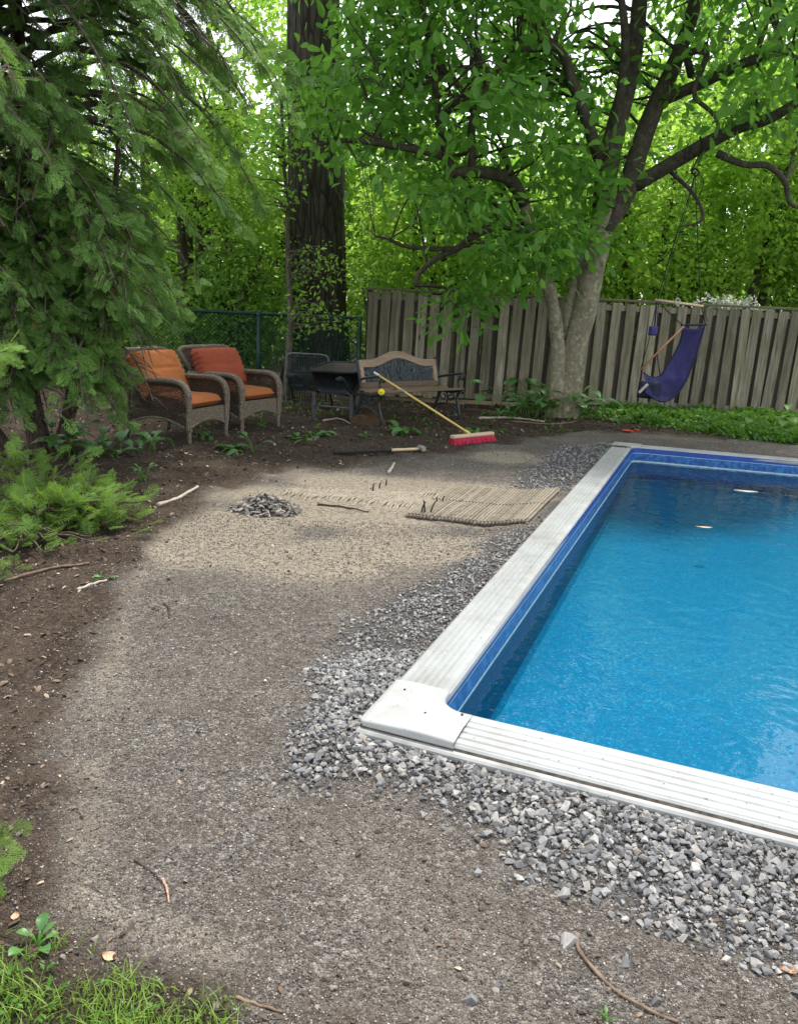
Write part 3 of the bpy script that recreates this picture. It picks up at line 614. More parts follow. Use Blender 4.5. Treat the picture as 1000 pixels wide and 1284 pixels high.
# ------------------------------------------------------------------ wicker armchairs
def make_chair(name, label, loc, rz, back_mat, seed, group):
    t = thing(name, label, 'armchair', loc, rz, group); S = .315
    bsl = lambda z: -.26 - (z - .40) * .50      # back plane
    for s in (-1, 1):
        arm = spline([(s * .325, .365, .13), (s * .325, .375, .36), (s * .325, .365, .50), (s * .325, .315, .585), (s * .325, .20, .618), (s * .325, -.05, .612), (s * .325, -.40, .60)], 34)
        V, F = tube(arm, np.concatenate([np.linspace(.023, .031, 10), np.full(24, .031)]), 10); V[:, 0] = s * .325 + (V[:, 0] - s * .325) * 1.4
        b = MB(); b.add(V, F); b.build('armrest', 'wicker', t, True)
        b = MB()                                # open weave side panel, diagonal strands over closer bands
        def sp(u, v):
            y = -.385 + u * .73; zt = .60 - .10 * max(0, (u - .86) / .14) ** 2; zb = .155 + .085 * sin(pi * u) ; return (s * .322, y, zb + (zt - zb) * v)
        nn = 24
        for k in range(-nn, nn):
            for sg in (1, -1):
                pts = []
                for v in np.linspace(0, 1, 9):
                    u = k / nn + (v * .62 if sg > 0 else .62 - v * .62)
                    if -.001 <= u <= 1.001: pts.append(np.array(sp(u, v)) + (s * .003 * sg, 0, 0))
                if len(pts) > 1: b.add(*tube(pts, .0050, 5, False))
        for v in list(np.linspace(.03, .22, 6)) + list(np.linspace(.52, .60, 3)) + list(np.linspace(.9, .97, 3)):
            b.add(*tube([sp(u, v) for u in np.linspace(0, 1, 14)], .0062, 5, False))
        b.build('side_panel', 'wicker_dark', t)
        b = MB(); b.add(*tube([sp(u, 0) for u in np.linspace(0, 1, 16)], .014, 8)); b.build('side_rim', 'wicker', t, True)
        b = MB(); b.add(*tube(spline([(s * .318, .365, .20), (s * .316, .368, .08), (s * .314, .37, -.01)], 8), [.024, .024, .023, .022, .021, .02, .02, .019], 10)); b.build('leg', 'wicker', t, True)
        b = MB(); b.add(*tube(spline([(s * .322, -.385, .60), (s * .322, -.385, .30), (s * .32, -.40, -.01)], 10), .021, 10)); b.build('leg', 'wicker_dark', t, True)
    # front apron with an arched lower edge
    b = MB(); nu, nv = 20, 6; V = []
    for d in (0, -.02):
        for u in np.linspace(0, 1, nu):
            zb = .15 + .075 * sin(pi * u)
            for v in np.linspace(0, 1, nv): V.append((-.31 + .62 * u, .362 + d, zb + (.345 - zb) * v))
    Fg = grid(nu, nv); rimq = np.array([[i * nv, (i + 1) * nv, (i + 1) * nv + nu * nv, i * nv + nu * nv] for i in range(nu - 1)])
    b.add(np.array(V), [Fg, Fg[:, ::-1] + nu * nv, rimq]); b.build('front_apron', 'tan_panel', t)
    b = MB(); b.add(*tube([(-.31 + .62 * u, .362, .15 + .075 * sin(pi * u)) for u in np.linspace(0, 1, 20)], .013, 8)); b.build('apron_rim', 'wicker', t, True)
    b = MB(); b.add(*beam((0, -.32, .325), (0, .355, .325), .60, .03, (0, 0, 1))); b.build('seat_deck', 'wicker_dark', t)
    # reclined back
    bt = .87; b = MB(); pts = spline([(-.27, bsl(.36), .36), (-.285, bsl(.56), .56), (-.395, bsl(.78), .78), (-.36, bsl(bt), bt), (0, bsl(bt + .012), bt + .012), (.36, bsl(bt), bt), (.395, bsl(.78), .78), (.285, bsl(.56), .56), (.27, bsl(.36), .36)], 60)
    b.add(*tube(pts, .026, 8)); b.build('backrest_frame', 'wicker', t, True)
    b = MB(); V = []; nu, nv = 14, 14
    for d in (0, -.018):
        for u in np.linspace(-1, 1, nu):
            for v in np.linspace(.34, bt - .005, nv): V.append((u * (.27 + .115 * min(1, max(0, (v - .46) / .30))), bsl(v) + d, v))
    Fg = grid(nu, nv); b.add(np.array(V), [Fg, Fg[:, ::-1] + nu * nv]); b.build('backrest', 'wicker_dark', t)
    V, F = pillow(.60, .62, .13, 16, seed, .008, 8); b = MB(); b.add(xf(V, None, (0, .05, .402)), F); b.build('seat_cushion', 'orange', t, True)
    # back cushion: square, puffy, with gathered edges
    V, F = pillow(.74, .49, .21, 30, seed + 5, .022, 5)
    ed = np.abs(V[:, 0]) / .37; V[:, 1] += .010 * np.sin(V[:, 0] * 95 + seed) * (np.abs(V[:, 1]) > .2); V[:, 0] += .012 * np.sin(V[:, 1] * 110) * (ed > .86); V[:, 2] -= .012 * np.exp(-((V[:, 1] - .02) / .012) ** 2) * (V[:, 2] > 0)
    an = math.atan(.50); V = xf(V, rotx(pi / 2) @ np.diag([1, 1, -1.0]) if False else None)
    M = np.array([[1, 0, 0], [0, -sin(an), cos(an)], [0, cos(an), sin(an)]]); V = xf(V, M, (0, bsl(.63) + .125, .65))
    b = MB(); b.add(V, [f[:, ::-1] for f in F]); b.build('back_cushion', back_mat, t, True)
    return t
make_chair('wicker_armchair', 'wicker armchair with faded orange back cushion, half behind cedar twigs', (-2.37, 8.50, .0), math.atan2(-.92, .38) * 0 - radians(112.4) + pi / 2 - pi / 2, 'orange', 3, 'wicker armchairs under the cedar')
make_chair('wicker_armchair', 'wicker armchair with rust red back cushion, nearer the wheelbarrow', (-1.95, 9.38, .0), -radians(120), 'rust', 9, 'wicker armchairs under the cedar')

# ------------------------------------------------------------------ garden bench
bench = thing('garden_bench', 'old park bench with black iron ends and arched wooden back rail', 'bench', (.06, 10.36, 0), radians(41) + pi)
# local frame: x along the bench, +y to the front; rotated so the front looks toward the pool
def iron_end(s):
    L = .66 * s; b = MB()
    def tb(p, rr, n=22): b.add(*tube(spline([(L, y, z) for y, z in p], n), rr, 8))
    tb([(-.30, 0), (-.24, .12), (-.17, .27), (-.15, .40), (-.19, .56), (-.27, .80)], .021, 30)
    tb([(.22, 0), (.255, .10), (.22, .22), (.20, .32), (.245, .42)], .019, 26)
    tb([(-.155, .395), (-.05, .375), (.08, .38), (.22, .405), (.285, .425), (.30, .40), (.28, .38)], .017, 26)
    tb([(-.185, .545), (-.10, .57), (.05, .60), (.18, .625), (.265, .635), (.30, .60), (.275, .565), (.235, .575), (.24, .605)], .017, 34)
    tb([(.235, .595), (.20, .53), (.225, .46), (.25, .42)], .013, 14)
    tb([(-.23, .145), (-.13, .205), (0, .215), (.12, .19), (.235, .12)], .013, 20)
    tb([(-.10, .38), (-.13, .31), (-.06, .27), (-.02, .31), (-.06, .345)], .010, 18)
    tb([(.12, .38), (.14, .31), (.07, .27), (.03, .31), (.07, .345)], .010, 18)
    tb([(.0, .215), (.02, .28), (.0, .37)], .010, 8)
    b.add(*beam((L - .02, -.32, .008), (L + .02, -.25, .008), .04, .016)); b.add(*beam((L - .02, .2, .008), (L + .02, .25, .008), .04, .016))
    return b
for s in (-1, 1): iron_end(s).build('iron_end', 'iron', bench, True)
for i, y in enumerate(np.linspace(-.13, .255, 5)):
    b = MB(); b.add(*beam((-.69, y, .428 - .02 * sin(pi * i / 4) + .01 * i / 4), (.69, y, .428 - .02 * sin(pi * i / 4) + .01 * i / 4), .066, .024), r.uniform(0, 1)); b.build('seat_slat', 'bench_wood', bench)
bk = lambda z: -.165 - (z - .45) * .30
def arch(x): q = max(0, 1 - abs(x) / .46); return .735 + .105 * (q * q * (3 - 2 * q))
b = MB(); xs = np.linspace(-.655, .655, 44); V = []
for x_ in xs:
    zc = arch(x_)
    for dy, dz in ((.018, -.043), (.018, .043), (-.018, .043), (-.018, -.043)): V.append((x_, bk(zc + dz) + dy, zc + dz))
b.add(np.array(V), [grid(44, 4, True), np.array([[0, 1, 2, 3], [175, 174, 173, 172]])], .6); b.build('top_rail', 'bench_tan', bench)
for s in (-1, 1):
    b = MB(); b.add(*beam((s * .615, bk(.49) + .002, .49), (s * .615, bk(.70) + .002, .70), .062, .03, (0, 1, .3)), .9); b.build('back_stile', 'bench_tan', bench)
b = MB(); b.add(*beam((-.655, bk(.475), .475), (.655, bk(.475), .475), .03, .068, (0, 0, 1)), .3); b.build('bottom_rail', 'bench_wood', bench)
b = MB()                                         # cast rose panel: leaves, blooms and stems with gaps between
def leafq(x, z, a, l, w_, d):
    ca, sa = cos(a), sin(a); pr = [(0, 0), (.35 * l, .5 * w_), (.75 * l, .32 * w_), (l, 0), (.75 * l, -.32 * w_), (.35 * l, -.5 * w_)]
    V = [];
    for dd in (.008, -.006):
        for u, v in pr: zz = z + u * sa + v * ca; V.append((x + u * ca - v * sa, bk(zz) + dd + d + (.006 if abs(v) < 1e-6 and dd > 0 else 0), zz))
    k = np.arange(6); b.add(np.array(V), [np.array([[0, 1, 2, 3], [0, 3, 4, 5]]), np.array([[9, 8, 7, 6], [11, 10, 9, 6]]), np.stack([k, (k + 1) % 6, (k + 1) % 6 + 6, k + 6], -1)])
lim = lambda x: arch(x) - .05
for i in range(210):
    x_ = r.uniform(-.58, .58); zt = lim(x_); z_ = .505 + r.uniform() * (zt - .505)
    if z_ > .5 and r.uniform() < (1.0 if abs(x_) < .52 else .5): leafq(x_, z_, r.uniform(0, 2 * pi), r.uniform(.05, .085), r.uniform(.026, .042), r.uniform(-.004, .006))
for i in range(16):
    x_ = r.uniform(-.5, .5); z_ = .54 + r.uniform() * max(0, lim(x_) - .56)
    for k in range(7): leafq(x_, z_, k * .9, .034, .034, .008)
for i in range(20):
    x_ = -.57 + i * .06; pts = [(x_ + .03 * sin(q * 5 + i), bk(z) - .004, z) for q, z in zip(np.linspace(0, 1, 8), np.linspace(.505, lim(x_ + .0) + .01, 8))]; b.add(*tube(pts, .0075, 5))
for z in (.51,): b.add(*tube([(x_, bk(z), z) for x_ in (-.59, .59)], .008, 6))
b.add(*tube([(x_, bk(lim(x_)), lim(x_)) for x_ in np.linspace(-.59, .59, 26)], .008, 6))
b.build('rose_panel', 'panel_iron', bench)

# ------------------------------------------------------------------ wheelbarrow
barrow = thing('wheelbarrow', 'black wheelbarrow with dusty tray parked behind the bench end', 'wheelbarrow', (-.84, 10.55, 0), radians(-12))
b = MB(); rim = [(-.33, -.40), (.33, -.40), (.30, .52), (-.30, .52)]; low = [(-.22, -.22), (.22, -.22), (.19, .20), (-.19, .20)]
def rr(poly, z, rad=.20, n=8):
    out = []; m = len(poly); zs = z if callable(z) else (lambda p: z)
    for i in range(m):
        c0 = np.array(poly[i]); u0 = unit(np.array(poly[i - 1]) - c0); u1 = unit(np.array(poly[(i + 1) % m]) - c0)
        for k in range(n + 1): q = k / n; p = (1 - q) ** 2 * (c0 + u0 * rad) + 2 * q * (1 - q) * c0 + q * q * (c0 + u1 * rad); out.append((p[0], p[1], zs(p)))
    return np.array(out)
zr = lambda p: .615 + .055 * (p[1] + .4) / .9
L0, L1 = rr(rim, zr), rr(low, .32, .06); n = len(L0); mid = (L0 * .45 + L1 * .55) * np.array([1.06, 1.06, 1])
b.add(np.vstack([L0 * np.array([1.03, 1.03, 1]) + (0, 0, -.012), L0 + (0, 0, 0), mid, L1]), [grid(4, n, True), (np.arange(n) + 3 * n)[None]]); tray = b.build('tray', 'black_metal', barrow, True)
b = MB(); k_ = np.array([.96, .965, 1]); b.add(np.vstack([L0 * k_ + (0, 0, -.004), mid * k_ + (0, 0, .004), L1 * k_ + (0, 0, .008)]), [grid(3, n, True)[:, ::-1], (np.arange(n) + 2 * n)[None, ::-1]]); b.build('tray_lining', 'tray_inside', barrow, True)
b = MB(); b.add(*tube(np.vstack([L0, L0[:1]]) + (0, 0, .003), .010, 6)); b.build('tray_rim', 'black_metal', barrow, True)
for s in (-1, 1):
    b = MB(); b.add(*tube(spline([(s * .30, -1.12, .60), (s * .29, -.9, .585), (s * .25, -.35, .36), (s * .16, .25, .29), (s * .09, .74, .20)], 26), .017, 8)); h = b.build('handle', 'black_metal', barrow, True)
    b = MB(); b.add(*tube([(s * .30, -1.15, .602), (s * .292, -.98, .593)], .023, 10)); b.build('grip', 'rubber', h, True)
    b = MB(); b.add(*beam((s * .245, -.34, .35), (s * .25, -.30, 0), .045, .035, (0, 1, 0))); b.build('leg', 'grey_tube', barrow)
    b = MB(); b.add(*tube([(s * .20, .05, .30), (s * .245, -.31, .06)], .011, 6)); b.build('leg_brace', 'grey_tube', barrow, True)
b = MB(); b.add(*tube([(-.245, -.32, .17), (.245, -.32, .17)], .012, 6)); b.build('cross_brace', 'grey_tube', barrow, True)
b = MB(); b.add(*lathe([(.195 + .05 * cos(a), .045 * sin(a)) for a in np.linspace(0, 2 * pi, 13)], 28, 'x', (0, .78, .2))); wh = b.build('wheel', 'rubber', barrow, True)
b = MB(); b.add(*lathe([(.0, -.03), (.03, -.03), (.05, -.012), (.155, -.02), (.16, .02), (.05, .012), (.03, .03), (0, .03)], 24, 'x', (0, .78, .2))); b.build('wheel_rim', 'grey_steel', wh, True)

# tubular frame behind the barrow
cart = thing('tubular_frame', 'black tubular sling frame standing behind the wheelbarrow handles', 'folding frame', (-1.36, 11.3, 0), radians(-8))
b = MB(); b.add(*tube(spline([(-.30, .0, 0), (-.30, 0, .4), (-.295, 0, .66), (-.24, 0, .735), (0, 0, .74), (.24, 0, .735), (.295, .0, .66), (.30, 0, .4), (.30, 0, 0)], 60), .014, 8)); b.build('frame', 'grey_tube', cart, True)
b = MB()
for x_ in np.linspace(-.27, .27, 24): b.add(*tube([(x_, .012, .10), (x_, .012, .70)], .0055, 5))
for z_ in (.10, .30, .50, .70): b.add(*tube([(-.29, .012, z_), (.29, .012, z_)], .008, 6))
b.build('grille', 'black_metal', cart, True)
for s in (-1, 1):
    b = MB(); b.add(*tube(spline([(s * .28, .0, .45), (s * .28, .20, .2), (s * .28, .38, .0)], 10), .013, 8)); b.build('rear_leg', 'black_metal', cart, True)

# ------------------------------------------------------------------ broom, hammer, ornament
hA, hB = np.array([.78, 8.965, .09]), np.array([-.335, 9.60, .66])
br = thing('push_broom', 'yellow handled push broom with red bristles leaning on the bench', 'broom', (hA[0], hA[1], 0), 0)
hd = unit(np.array([.545, .47, 0])); hp = np.array([hd[1], -hd[0], 0])
def wl(o, base):
    o.location = -np.array(base); return o
base = (hA[0], hA[1], 0); hB2 = hA + unit(hB - hA) * 1.38
b = MB(); b.add(*tube([hA, hB2], .0125, 10)); h = b.build('handle', 'yellow', br, True); wl(h, base)
b = MB(); b.add(*tube([hB2 - unit(hB - hA) * .002, hB2 + unit(hB - hA) * .07], .015, 10)); c_ = b.build('end_cap', 'white_plastic', h, True)
b = MB(); b.add(*tube([hA + unit(hB - hA) * .045, hA + unit(hB - hA) * .12], .0165, 10)); b.build('ferrule', 'yellow', h, True)
b = MB(); b.add(*tube([hA + unit(hB - hA) * .98, hA + unit(hB - hA) * 1.03], .0165, 10)); b.build('clip', 'grey_steel', h, True)
cH = np.array([hA[0], hA[1], .095])
b = MB(); b.add(*beam(cH - hd * .32, cH + hd * .32, .075, .034, (0, 0, 1), .008), .9); wl(b.build('block', 'pale_wood', br), base)
b = MB(); bristle = []
for i in range(64):
    for j in range(7):
        p0 = cH + hd * (-.31 + .62 * i / 63) + hp * (-.03 + .06 * j / 6) + (0, 0, -.015); sp_ = hd * ((i / 63 - .5) * .035) + hp * ((j / 6 - .5) * .05) + r.normal(size=3) * .004; p1 = p0 + sp_; p1[2] = .004 + r.uniform(0, .008)
        b.add(*tube([p0, (p0 + p1) / 2 + r.normal(size=3) * .002, p1], [.0055, .006, .005], 4, True), r.uniform(0, 1))
wl(b.build('bristles', 'red_bristle', br), base)
a_, e_ = np.array([-.67, 7.85, .03]), np.array([.215, 8.27, .035]); dv = unit(e_ - a_)
hm = thing('sledgehammer', 'long handled hammer with taped black grip lying on the dark soil', 'hammer', tuple(a_ * (1, 1, 0)), 0)
for nm, m_, u0, u1, rr_ in (('grip', 'rubber', 0, .63, .021), ('handle', 'pale_wood', .63, .95, .0155)):
    b = MB(); q = np.linspace(u0, u1, 40 if nm == 'grip' else 6); rad = rr_ + (.003 * np.sin(q * 190) if nm == 'grip' else 0 * q); b.add(*tube([a_ + (e_ - a_) * u for u in q], rad, 10)); wl(b.build(nm, m_, hm, True), a_ * (1, 1, 0))
pp = np.cross(dv, (0, 0, 1)); b = MB(); c0 = a_ + (e_ - a_) * .985 + (0, 0, .006); b.add(*beam(c0 - (pp * .35 + np.array([0, 0, .0])) * .17, c0 + pp * .06, .055, .055, (0, 0, 1), .012)); wl(b.build('head', 'grey_steel', hm), a_ * (1, 1, 0))
fl = P(478, 491.5, 9.58); orn = thing('flower_ornament', 'bright yellow daisy shaped disc hanging below the bench arm', 'ornament', tuple(fl), radians(10))
b = MB()
for k in range(9):
    a = k / 9 * 2 * pi; V, F = lathe([(0, -.006), (.015, -.004), (.017, 0), (.013, .005), (0, .007)], 10, 'y'); b.add(xf(V, None, (.024 * cos(a), 0, .024 * sin(a))), F)
b.build('petals', 'yellow_plastic', orn, True); b = MB(); V, F = lathe([(0, -.014), (.017, -.011), (.021, 0), (.014, .01), (0, .012)], 14, 'y'); b.add(V, F); b.build('flower_centre', 'yellow_plastic', orn, True)
b = MB(); b.add(*tube([(0, 0, .03), (-.01, .02, .085)], .003, 5)); b.build('hook', 'black_metal', orn)
cl = G(461, 533); b = MB(); V, F = lathe([(0, .15), (.07, .145), (.14, .115), (.19, .06), (.21, .0), (.2, -.05)], 30); nz_ = fbm(V[:, 0] * 9 + 3, V[:, 1] * 9 + V[:, 2] * 7, 5); V = V * (.75 + .5 * nz_)[:, None] * np.array([1.1, .8, .95]); b.add(xf(V, None, (cl[0], cl[1] + .12, 0)), F)
n = 260; th = r.uniform(0, 2 * pi, n); q = np.sqrt(r.uniform(0, 1, n)); ps = np.stack([cl[0] + .2 * q * np.cos(th), cl[1] + .12 + .15 * q * np.sin(th), .14 * (1 - q ** 2) + .01], -1)
bl = (np.array([[-.06, 0, 0], [.06, 0, 0], [.02, .0, .8], [0, 0.1, 1.0]]), [np.array([[0, 1, 2, 3]])]); inst(b, bl[0], bl[1], frames(np.stack([np.cos(th), np.sin(th), 0 * th], -1), np.stack([np.cos(th + 1.5), np.sin(th + 1.5), .3 + 0 * th], -1))[:, :, [0, 2, 1]] * 1.0, ps, r.uniform(.03, .08, n), .5)
tag(b.build('moss_clump', 'soil_clump', None, True), 'brown mossy clump on the soil under the bench end', 'moss clump')

# ------------------------------------------------------------------ hanging hammock chair
HY = 11.05
hc = thing('hammock_chair', 'purple canvas hammock chair hanging from a tree limb before the fence', 'hammock chair', tuple(P(850, 381, HY)))
hb_ = np.array(hc.location)
def hp_(px, py, dy=0.0): return P(px, py, HY + dy) - hb_
def rope(name, pts, rr_=.006, m='rope', par_=None, n=14):
    b = MB(); b.add(*tube(spline(pts, n) if len(pts) > 2 else pts, rr_, 6)); return b.build(name, m, par_ or hc, True)
rope('spreader_bar', [hp_(821, 376), hp_(881, 384)], .017, 'pale_wood')
knot = hp_(871, 216)
rope('suspension_rope', [hp_(823, 377), hp_(846, 300), hp_(862, 250), knot]); rope('suspension_rope', [hp_(878, 383), hp_(874, 300), knot]); rope('suspension_rope', [hp_(826, 377, .02), hp_(852, 290, .02), hp_(866, 240), knot], .004)
b = MB(); b.add(*tube(spline([knot + (-.05, 0, -.02), knot + (0, .04, .05), knot + (.05, 0, .0), knot + (.0, -.04, -.05), knot + (-.05, 0, .02), knot + (.0, .05, .1), knot + (0.03, -.03, .30), knot + (.0, 0, .42)], 40), .011, 6)); b.build('knot', 'rope', hc, True)
rope('tail_rope', [knot, hp_(858, 235), hp_(866, 262), hp_(878, 240), hp_(881, 225), knot], .005)
# sling: a curved sheet seen nearly side-on; its two edges a little apart in depth
Lp = [(856, 409), (852, 428), (843, 447), (833, 463), (826, 472), (815, 473), (806, 467)]
Rp = [(883, 408), (876, 432), (868, 456), (858, 480), (843, 499), (826, 503), (808, 492)]
le = spline([P(x_, y_, HY + .22) for x_, y_ in Lp], 30) - hb_; re = spline([P(x_, y_, HY - .16) for x_, y_ in Rp], 30) - hb_
V = []; K = 16
for u in np.linspace(0, 1, K):
    sag = sin(pi * u); bow = np.column_stack([.02 * sag + 0 * le[:, 0], -.03 * sag + .012 * np.sin(np.arange(30) * .9 + u * 9) * sag, -.035 * sag - .008 * np.sin(np.arange(30) * .5 + u * 5) * sag]); V.append(le * (1 - u) + re * u + bow)
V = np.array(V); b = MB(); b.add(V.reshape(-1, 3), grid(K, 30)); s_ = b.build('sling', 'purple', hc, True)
so_ = s_.modifiers.new('cloth', 'SOLIDIFY'); so_.thickness = .006
for e in (le, re): b = MB(); b.add(*tube(e, .011, 6)); b.build('binding', 'navy', s_, True)
rope('back_bar', [hp_(853, 408), hp_(886, 407)], .013, 'navy')
# foot pouch hanging from the front of the sling
V, F = pillow(.30, .24, .12, 16, 4, .03, 3); M_ = rotz(radians(-25)) @ rotx(radians(70)); b = MB(); b.add(xf(V, M_, hp_(813, 489)), F); b.build('foot_pouch', 'navy', hc, True)
V, F = pillow(.035, .16, .014, 10, 4, .01, 4); b = MB(); b.add(xf(V, rotz(radians(-30)) @ roty(radians(38)) @ rotx(radians(80)), hp_(806, 487, -.14)), F); b.build('pouch_stripe', 'white_rope', hc, True)
rope('arm_bar', [hp_(802, 464, -.1), hp_(857, 409, -.05)], .014, 'bar_wood'); rope('arm_strap', [hp_(802, 464, -.1), hp_(812, 430, -.08), hp_(823, 378)], .006)
rope('arm_strap', [hp_(857, 409), hp_(842, 396), hp_(826, 379)], .007); rope('arm_strap', [hp_(884, 408), hp_(879, 384)], .007); rope('arm_strap', [hp_(886, 403), hp_(882, 385)], .005); rope('arm_strap', [hp_(825, 380), hp_(822, 430), hp_(827, 471)], .007)
rope('pocket_strap', [hp_(820, 410), hp_(823, 378)], .010, 'navy')
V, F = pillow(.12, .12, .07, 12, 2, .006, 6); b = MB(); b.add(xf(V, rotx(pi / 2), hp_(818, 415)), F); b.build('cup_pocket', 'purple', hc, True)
b = MB(); b.add(*tube(spline([hp_(846, 378, -.02), hp_(849, 384, -.03), hp_(852, 377, -.02), hp_(848, 374, -.02), hp_(845, 381, -.02)], 16), .008, 6)); b.build('cord_knot', 'white_rope', hc, True)

# ------------------------------------------------------------------ ribbed timber mat by the pool, half buried in sand
t = NT('dusty_bamboo_slat'); a = t.attr('rnd').outputs['Fac']; ob = t.coord('Object'); nz = t.noise(ob, 22, 5, .65); n2 = t.noise(ob, 4, 3)
c = t.mix(t.ramp(a, [(0, 0.0), (1, 1.0)]), (.13, .108, .08), (.235, .20, .152)); c = t.mix(t.ramp(nz, [(.42, 0.0), (.7, .8)]), c, (.28, .25, .20)); c = t.mix(t.ramp(nz, [(.3, .55), (.42, 0.0)]), c, (.12, .09, .06)); MAT['slat'] = t.done(t.pbr(c, .85, t.bump(nz, .4, .003), 0, .2))
t = NT('sand_choked_slat'); ob = t.coord('Object'); nz = t.noise(ob, 26, 5, .7); n2 = t.noise(ob, 120, 2)
c = t.mix(t.ramp(nz, [(.35, 0.0), (.62, 1.0)]), (.19, .162, .125), (.36, .315, .245)); c = t.mix(t.ramp(n2, [(.3, .5), (.5, 0.0)]), c, (.13, .11, .09)); MAT['sandslat'] = t.done(t.pbr(c, .95, t.bump(n2, .5, .004), 0, .1))
mo = np.array([.89, 5.44]); me = unit(np.array([-.84, .195])); ml = unit(np.array([.43, 1.105])); mat_o = thing('bamboo_mat', 'flat mat of round bamboo slats lying beside the pool coping', 'mat', (mo[0], mo[1], 0)); ms = MB(); ns = 34; pitch = .026
def mat_z(x, y): return (ground_z(x, y) + ground_z(x + .09, y) + ground_z(x - .09, y) + ground_z(x, y + .09) + ground_z(x, y - .09)) / 5 + .004
for i in range(ns):
    o_ = mo + me * (i * pitch) ; l0 = r.normal() * .005; l1 = 1.16 + r.normal() * .007 - .10 * (i / ns); zz = .030 + r.normal() * .002
    p0 = np.array([*(o_ + ml * l0), zz]); p1 = np.array([*(o_ + ml * l1), zz - .003])
    sl_ = np.linspace(0, 1, 10)[:, None] * (p1 - p0) + p0; sl_[:, 2] = mat_z(sl_[:, 0], sl_[:, 1]) + .0135 + r.normal() * .0015 + .0015 * np.sin(np.arange(10) * 1.3 + r.uniform(0, 6)); ms.add(*tube(sl_, .0118, 8), r.uniform(0, 1))
wl(ms.build('slat_panel', 'slat', mat_o, True), (mo[0], mo[1], 0))
for lq in (.03, .55):
    tw = [np.array([*(mo + me * ((i + .5 * k) * pitch - pitch * .25) + ml * lq), .0265 if k == 0 else .018]) for i in range(ns) for k in (0, 1)]
    tw = np.array(tw); tw[:, 2] += mat_z(tw[:, 0], tw[:, 1]); b = MB(); b.add(*tube(spline(tw, 200), .0028, 5)); wl(b.build('binding_twine', 'rope', mat_o), (mo[0], mo[1], 0))
sb = MB()
for i in range(2, 46):
    o_ = mo + me * ((ns - 4 + i) * pitch); L = 1.0 - .012 * i
    q = np.linspace(.05 + .1 * (i > 12) + r.uniform(0, .12), L, 20); pt = np.array([[*(o_ + ml * u), 0] for u in q]); hgt = fbm(pt[:, 0] * 5, pt[:, 1] * 5, 77); fade = 1 - .55 * i / 46
    pt[:, 2] = ground_z(pt[:, 0], pt[:, 1]) + .0095 + (hgt - .5) * .020 * fade - .004 * (1 - fade) - .03 * np.clip(1 - np.arange(20) / 4.0, 0, 1) - .03 * np.clip(1 - (19 - np.arange(20)) / 3.0, 0, 1); pt[:, 0] += (fbm(pt[:, 0] * 14, pt[:, 1] * 14, 5) - .5) * .03; sb.add(*tube(pt, .0115, 6, True), r.uniform(0, 1))
tag(sb.build('buried_mat', 'sandslat', None, True), 'worn slatted mat end sunk in pale sand left of the clean bamboo', 'mat')

# ------------------------------------------------------------------ heap of grey flakes
t = NT('grey_bark_flake'); a = t.attr('rnd').outputs['Fac']; ob = t.coord('Object'); nz = t.noise(ob, 40, 4); c = t.ramp(a, [(0, (.07, .063, .056)), (.5, (.20, .185, .165)), (1, (.36, .335, .30))]); c = t.mix(t.ramp(nz, [(.3, .6), (.55, 0.0)]), c, (.08, .07, .06)); MAT['flake'] = t.done(t.pbr(c, .9, t.bump(nz, .5, .004), 0, .2))
hc0 = G(335, 640); b = MB(); V, F = lathe([(0, .055), (.06, .05), (.12, .03), (.16, .008), (.19, -.02)], 36); nz_ = fbm(V[:, 0] * 12 + 3, V[:, 1] * 12, 9); V[:, 2] *= (.6 + .8 * nz_); b.add(xf(V, None, (hc0[0], hc0[1], 0)), F, .1)
pp_ = [hull_proto(300 + i, 9, .35) for i in range(5)]
n = 420; th = r.uniform(0, 2 * pi, n); q = r.uniform(0, 1, n) ** .6; ps = np.stack([hc0[0] + .26 * q * np.cos(th) - .02, hc0[1] + .20 * q * np.sin(th), .085 * (1 - q ** 1.6) * (.8 + .5 * r.uniform(0, 1, n)) + .006], -1)
for j in range(5): k = np.arange(n) % 5 == j; inst(b, pp_[j][0], pp_[j][1], rot_rand(k.sum(), r, .55), ps[k], r.uniform(.025, .075, k.sum()), r.uniform(.1, 1, k.sum()))
tag(b.build('bark_heap', 'flake'), 'low heap of crumbled grey bark flakes on pale sand', 'heap')

# ------------------------------------------------------------------ sticks, stubs, leaves on the ground
MAT['twig_brown'] = simple('brown_bark_twig', (.10, .065, .042), (.24, .17, .12), 40, .85, .5, .002)
MAT['twig_pale'] = simple('bleached_stick', (.30, .26, .20), (.50, .44, .35), 40, .85, .5, .002)
MAT['twig_dark'] = simple('dark_damp_twig', (.025, .018, .014), (.07, .05, .04), 40, .85, .5, .002)
MAT['twig_red'] = simple('reddish_torn_twig', (.30, .10, .07), (.55, .38, .28), 70, .7, .4, .002)
def stick(name, label, pts, rad, m, cat='stick', lift=.0, n=26):
    P3 = [GP(x_, y_) + (0, 0, rad + lift) for x_, y_ in pts]; s = spline(P3, n); q = np.linspace(0, 1, n); s[:, 2] += .002 * np.sin(q * 19); rd = rad * (1 - .35 * q) * (1 + .1 * np.sin(q * 33))
    b = MB(); b.add(*tube(s, rd, 8)); o = b.build(name, m, None, True); return tag(o, label, cat)
stick('root', 'long pale brown curved root on the soil below the gravel', [(722, 1172), (726, 1195), (758, 1230), (808, 1262), (850, 1279)], .0052, 'twig_brown')
stick('twig', 'thin dark twig with reddish tip lying alone on bare soil', [(168, 1074), (190, 1090), (205, 1106), (212, 1129)], .0028, 'twig_dark')
b_ = stick('bark_strip', 'short red torn end of bark beside the thin twig', [(204, 1100), (209, 1112), (212, 1130)], .0036, 'twig_red', 'bark', .003)
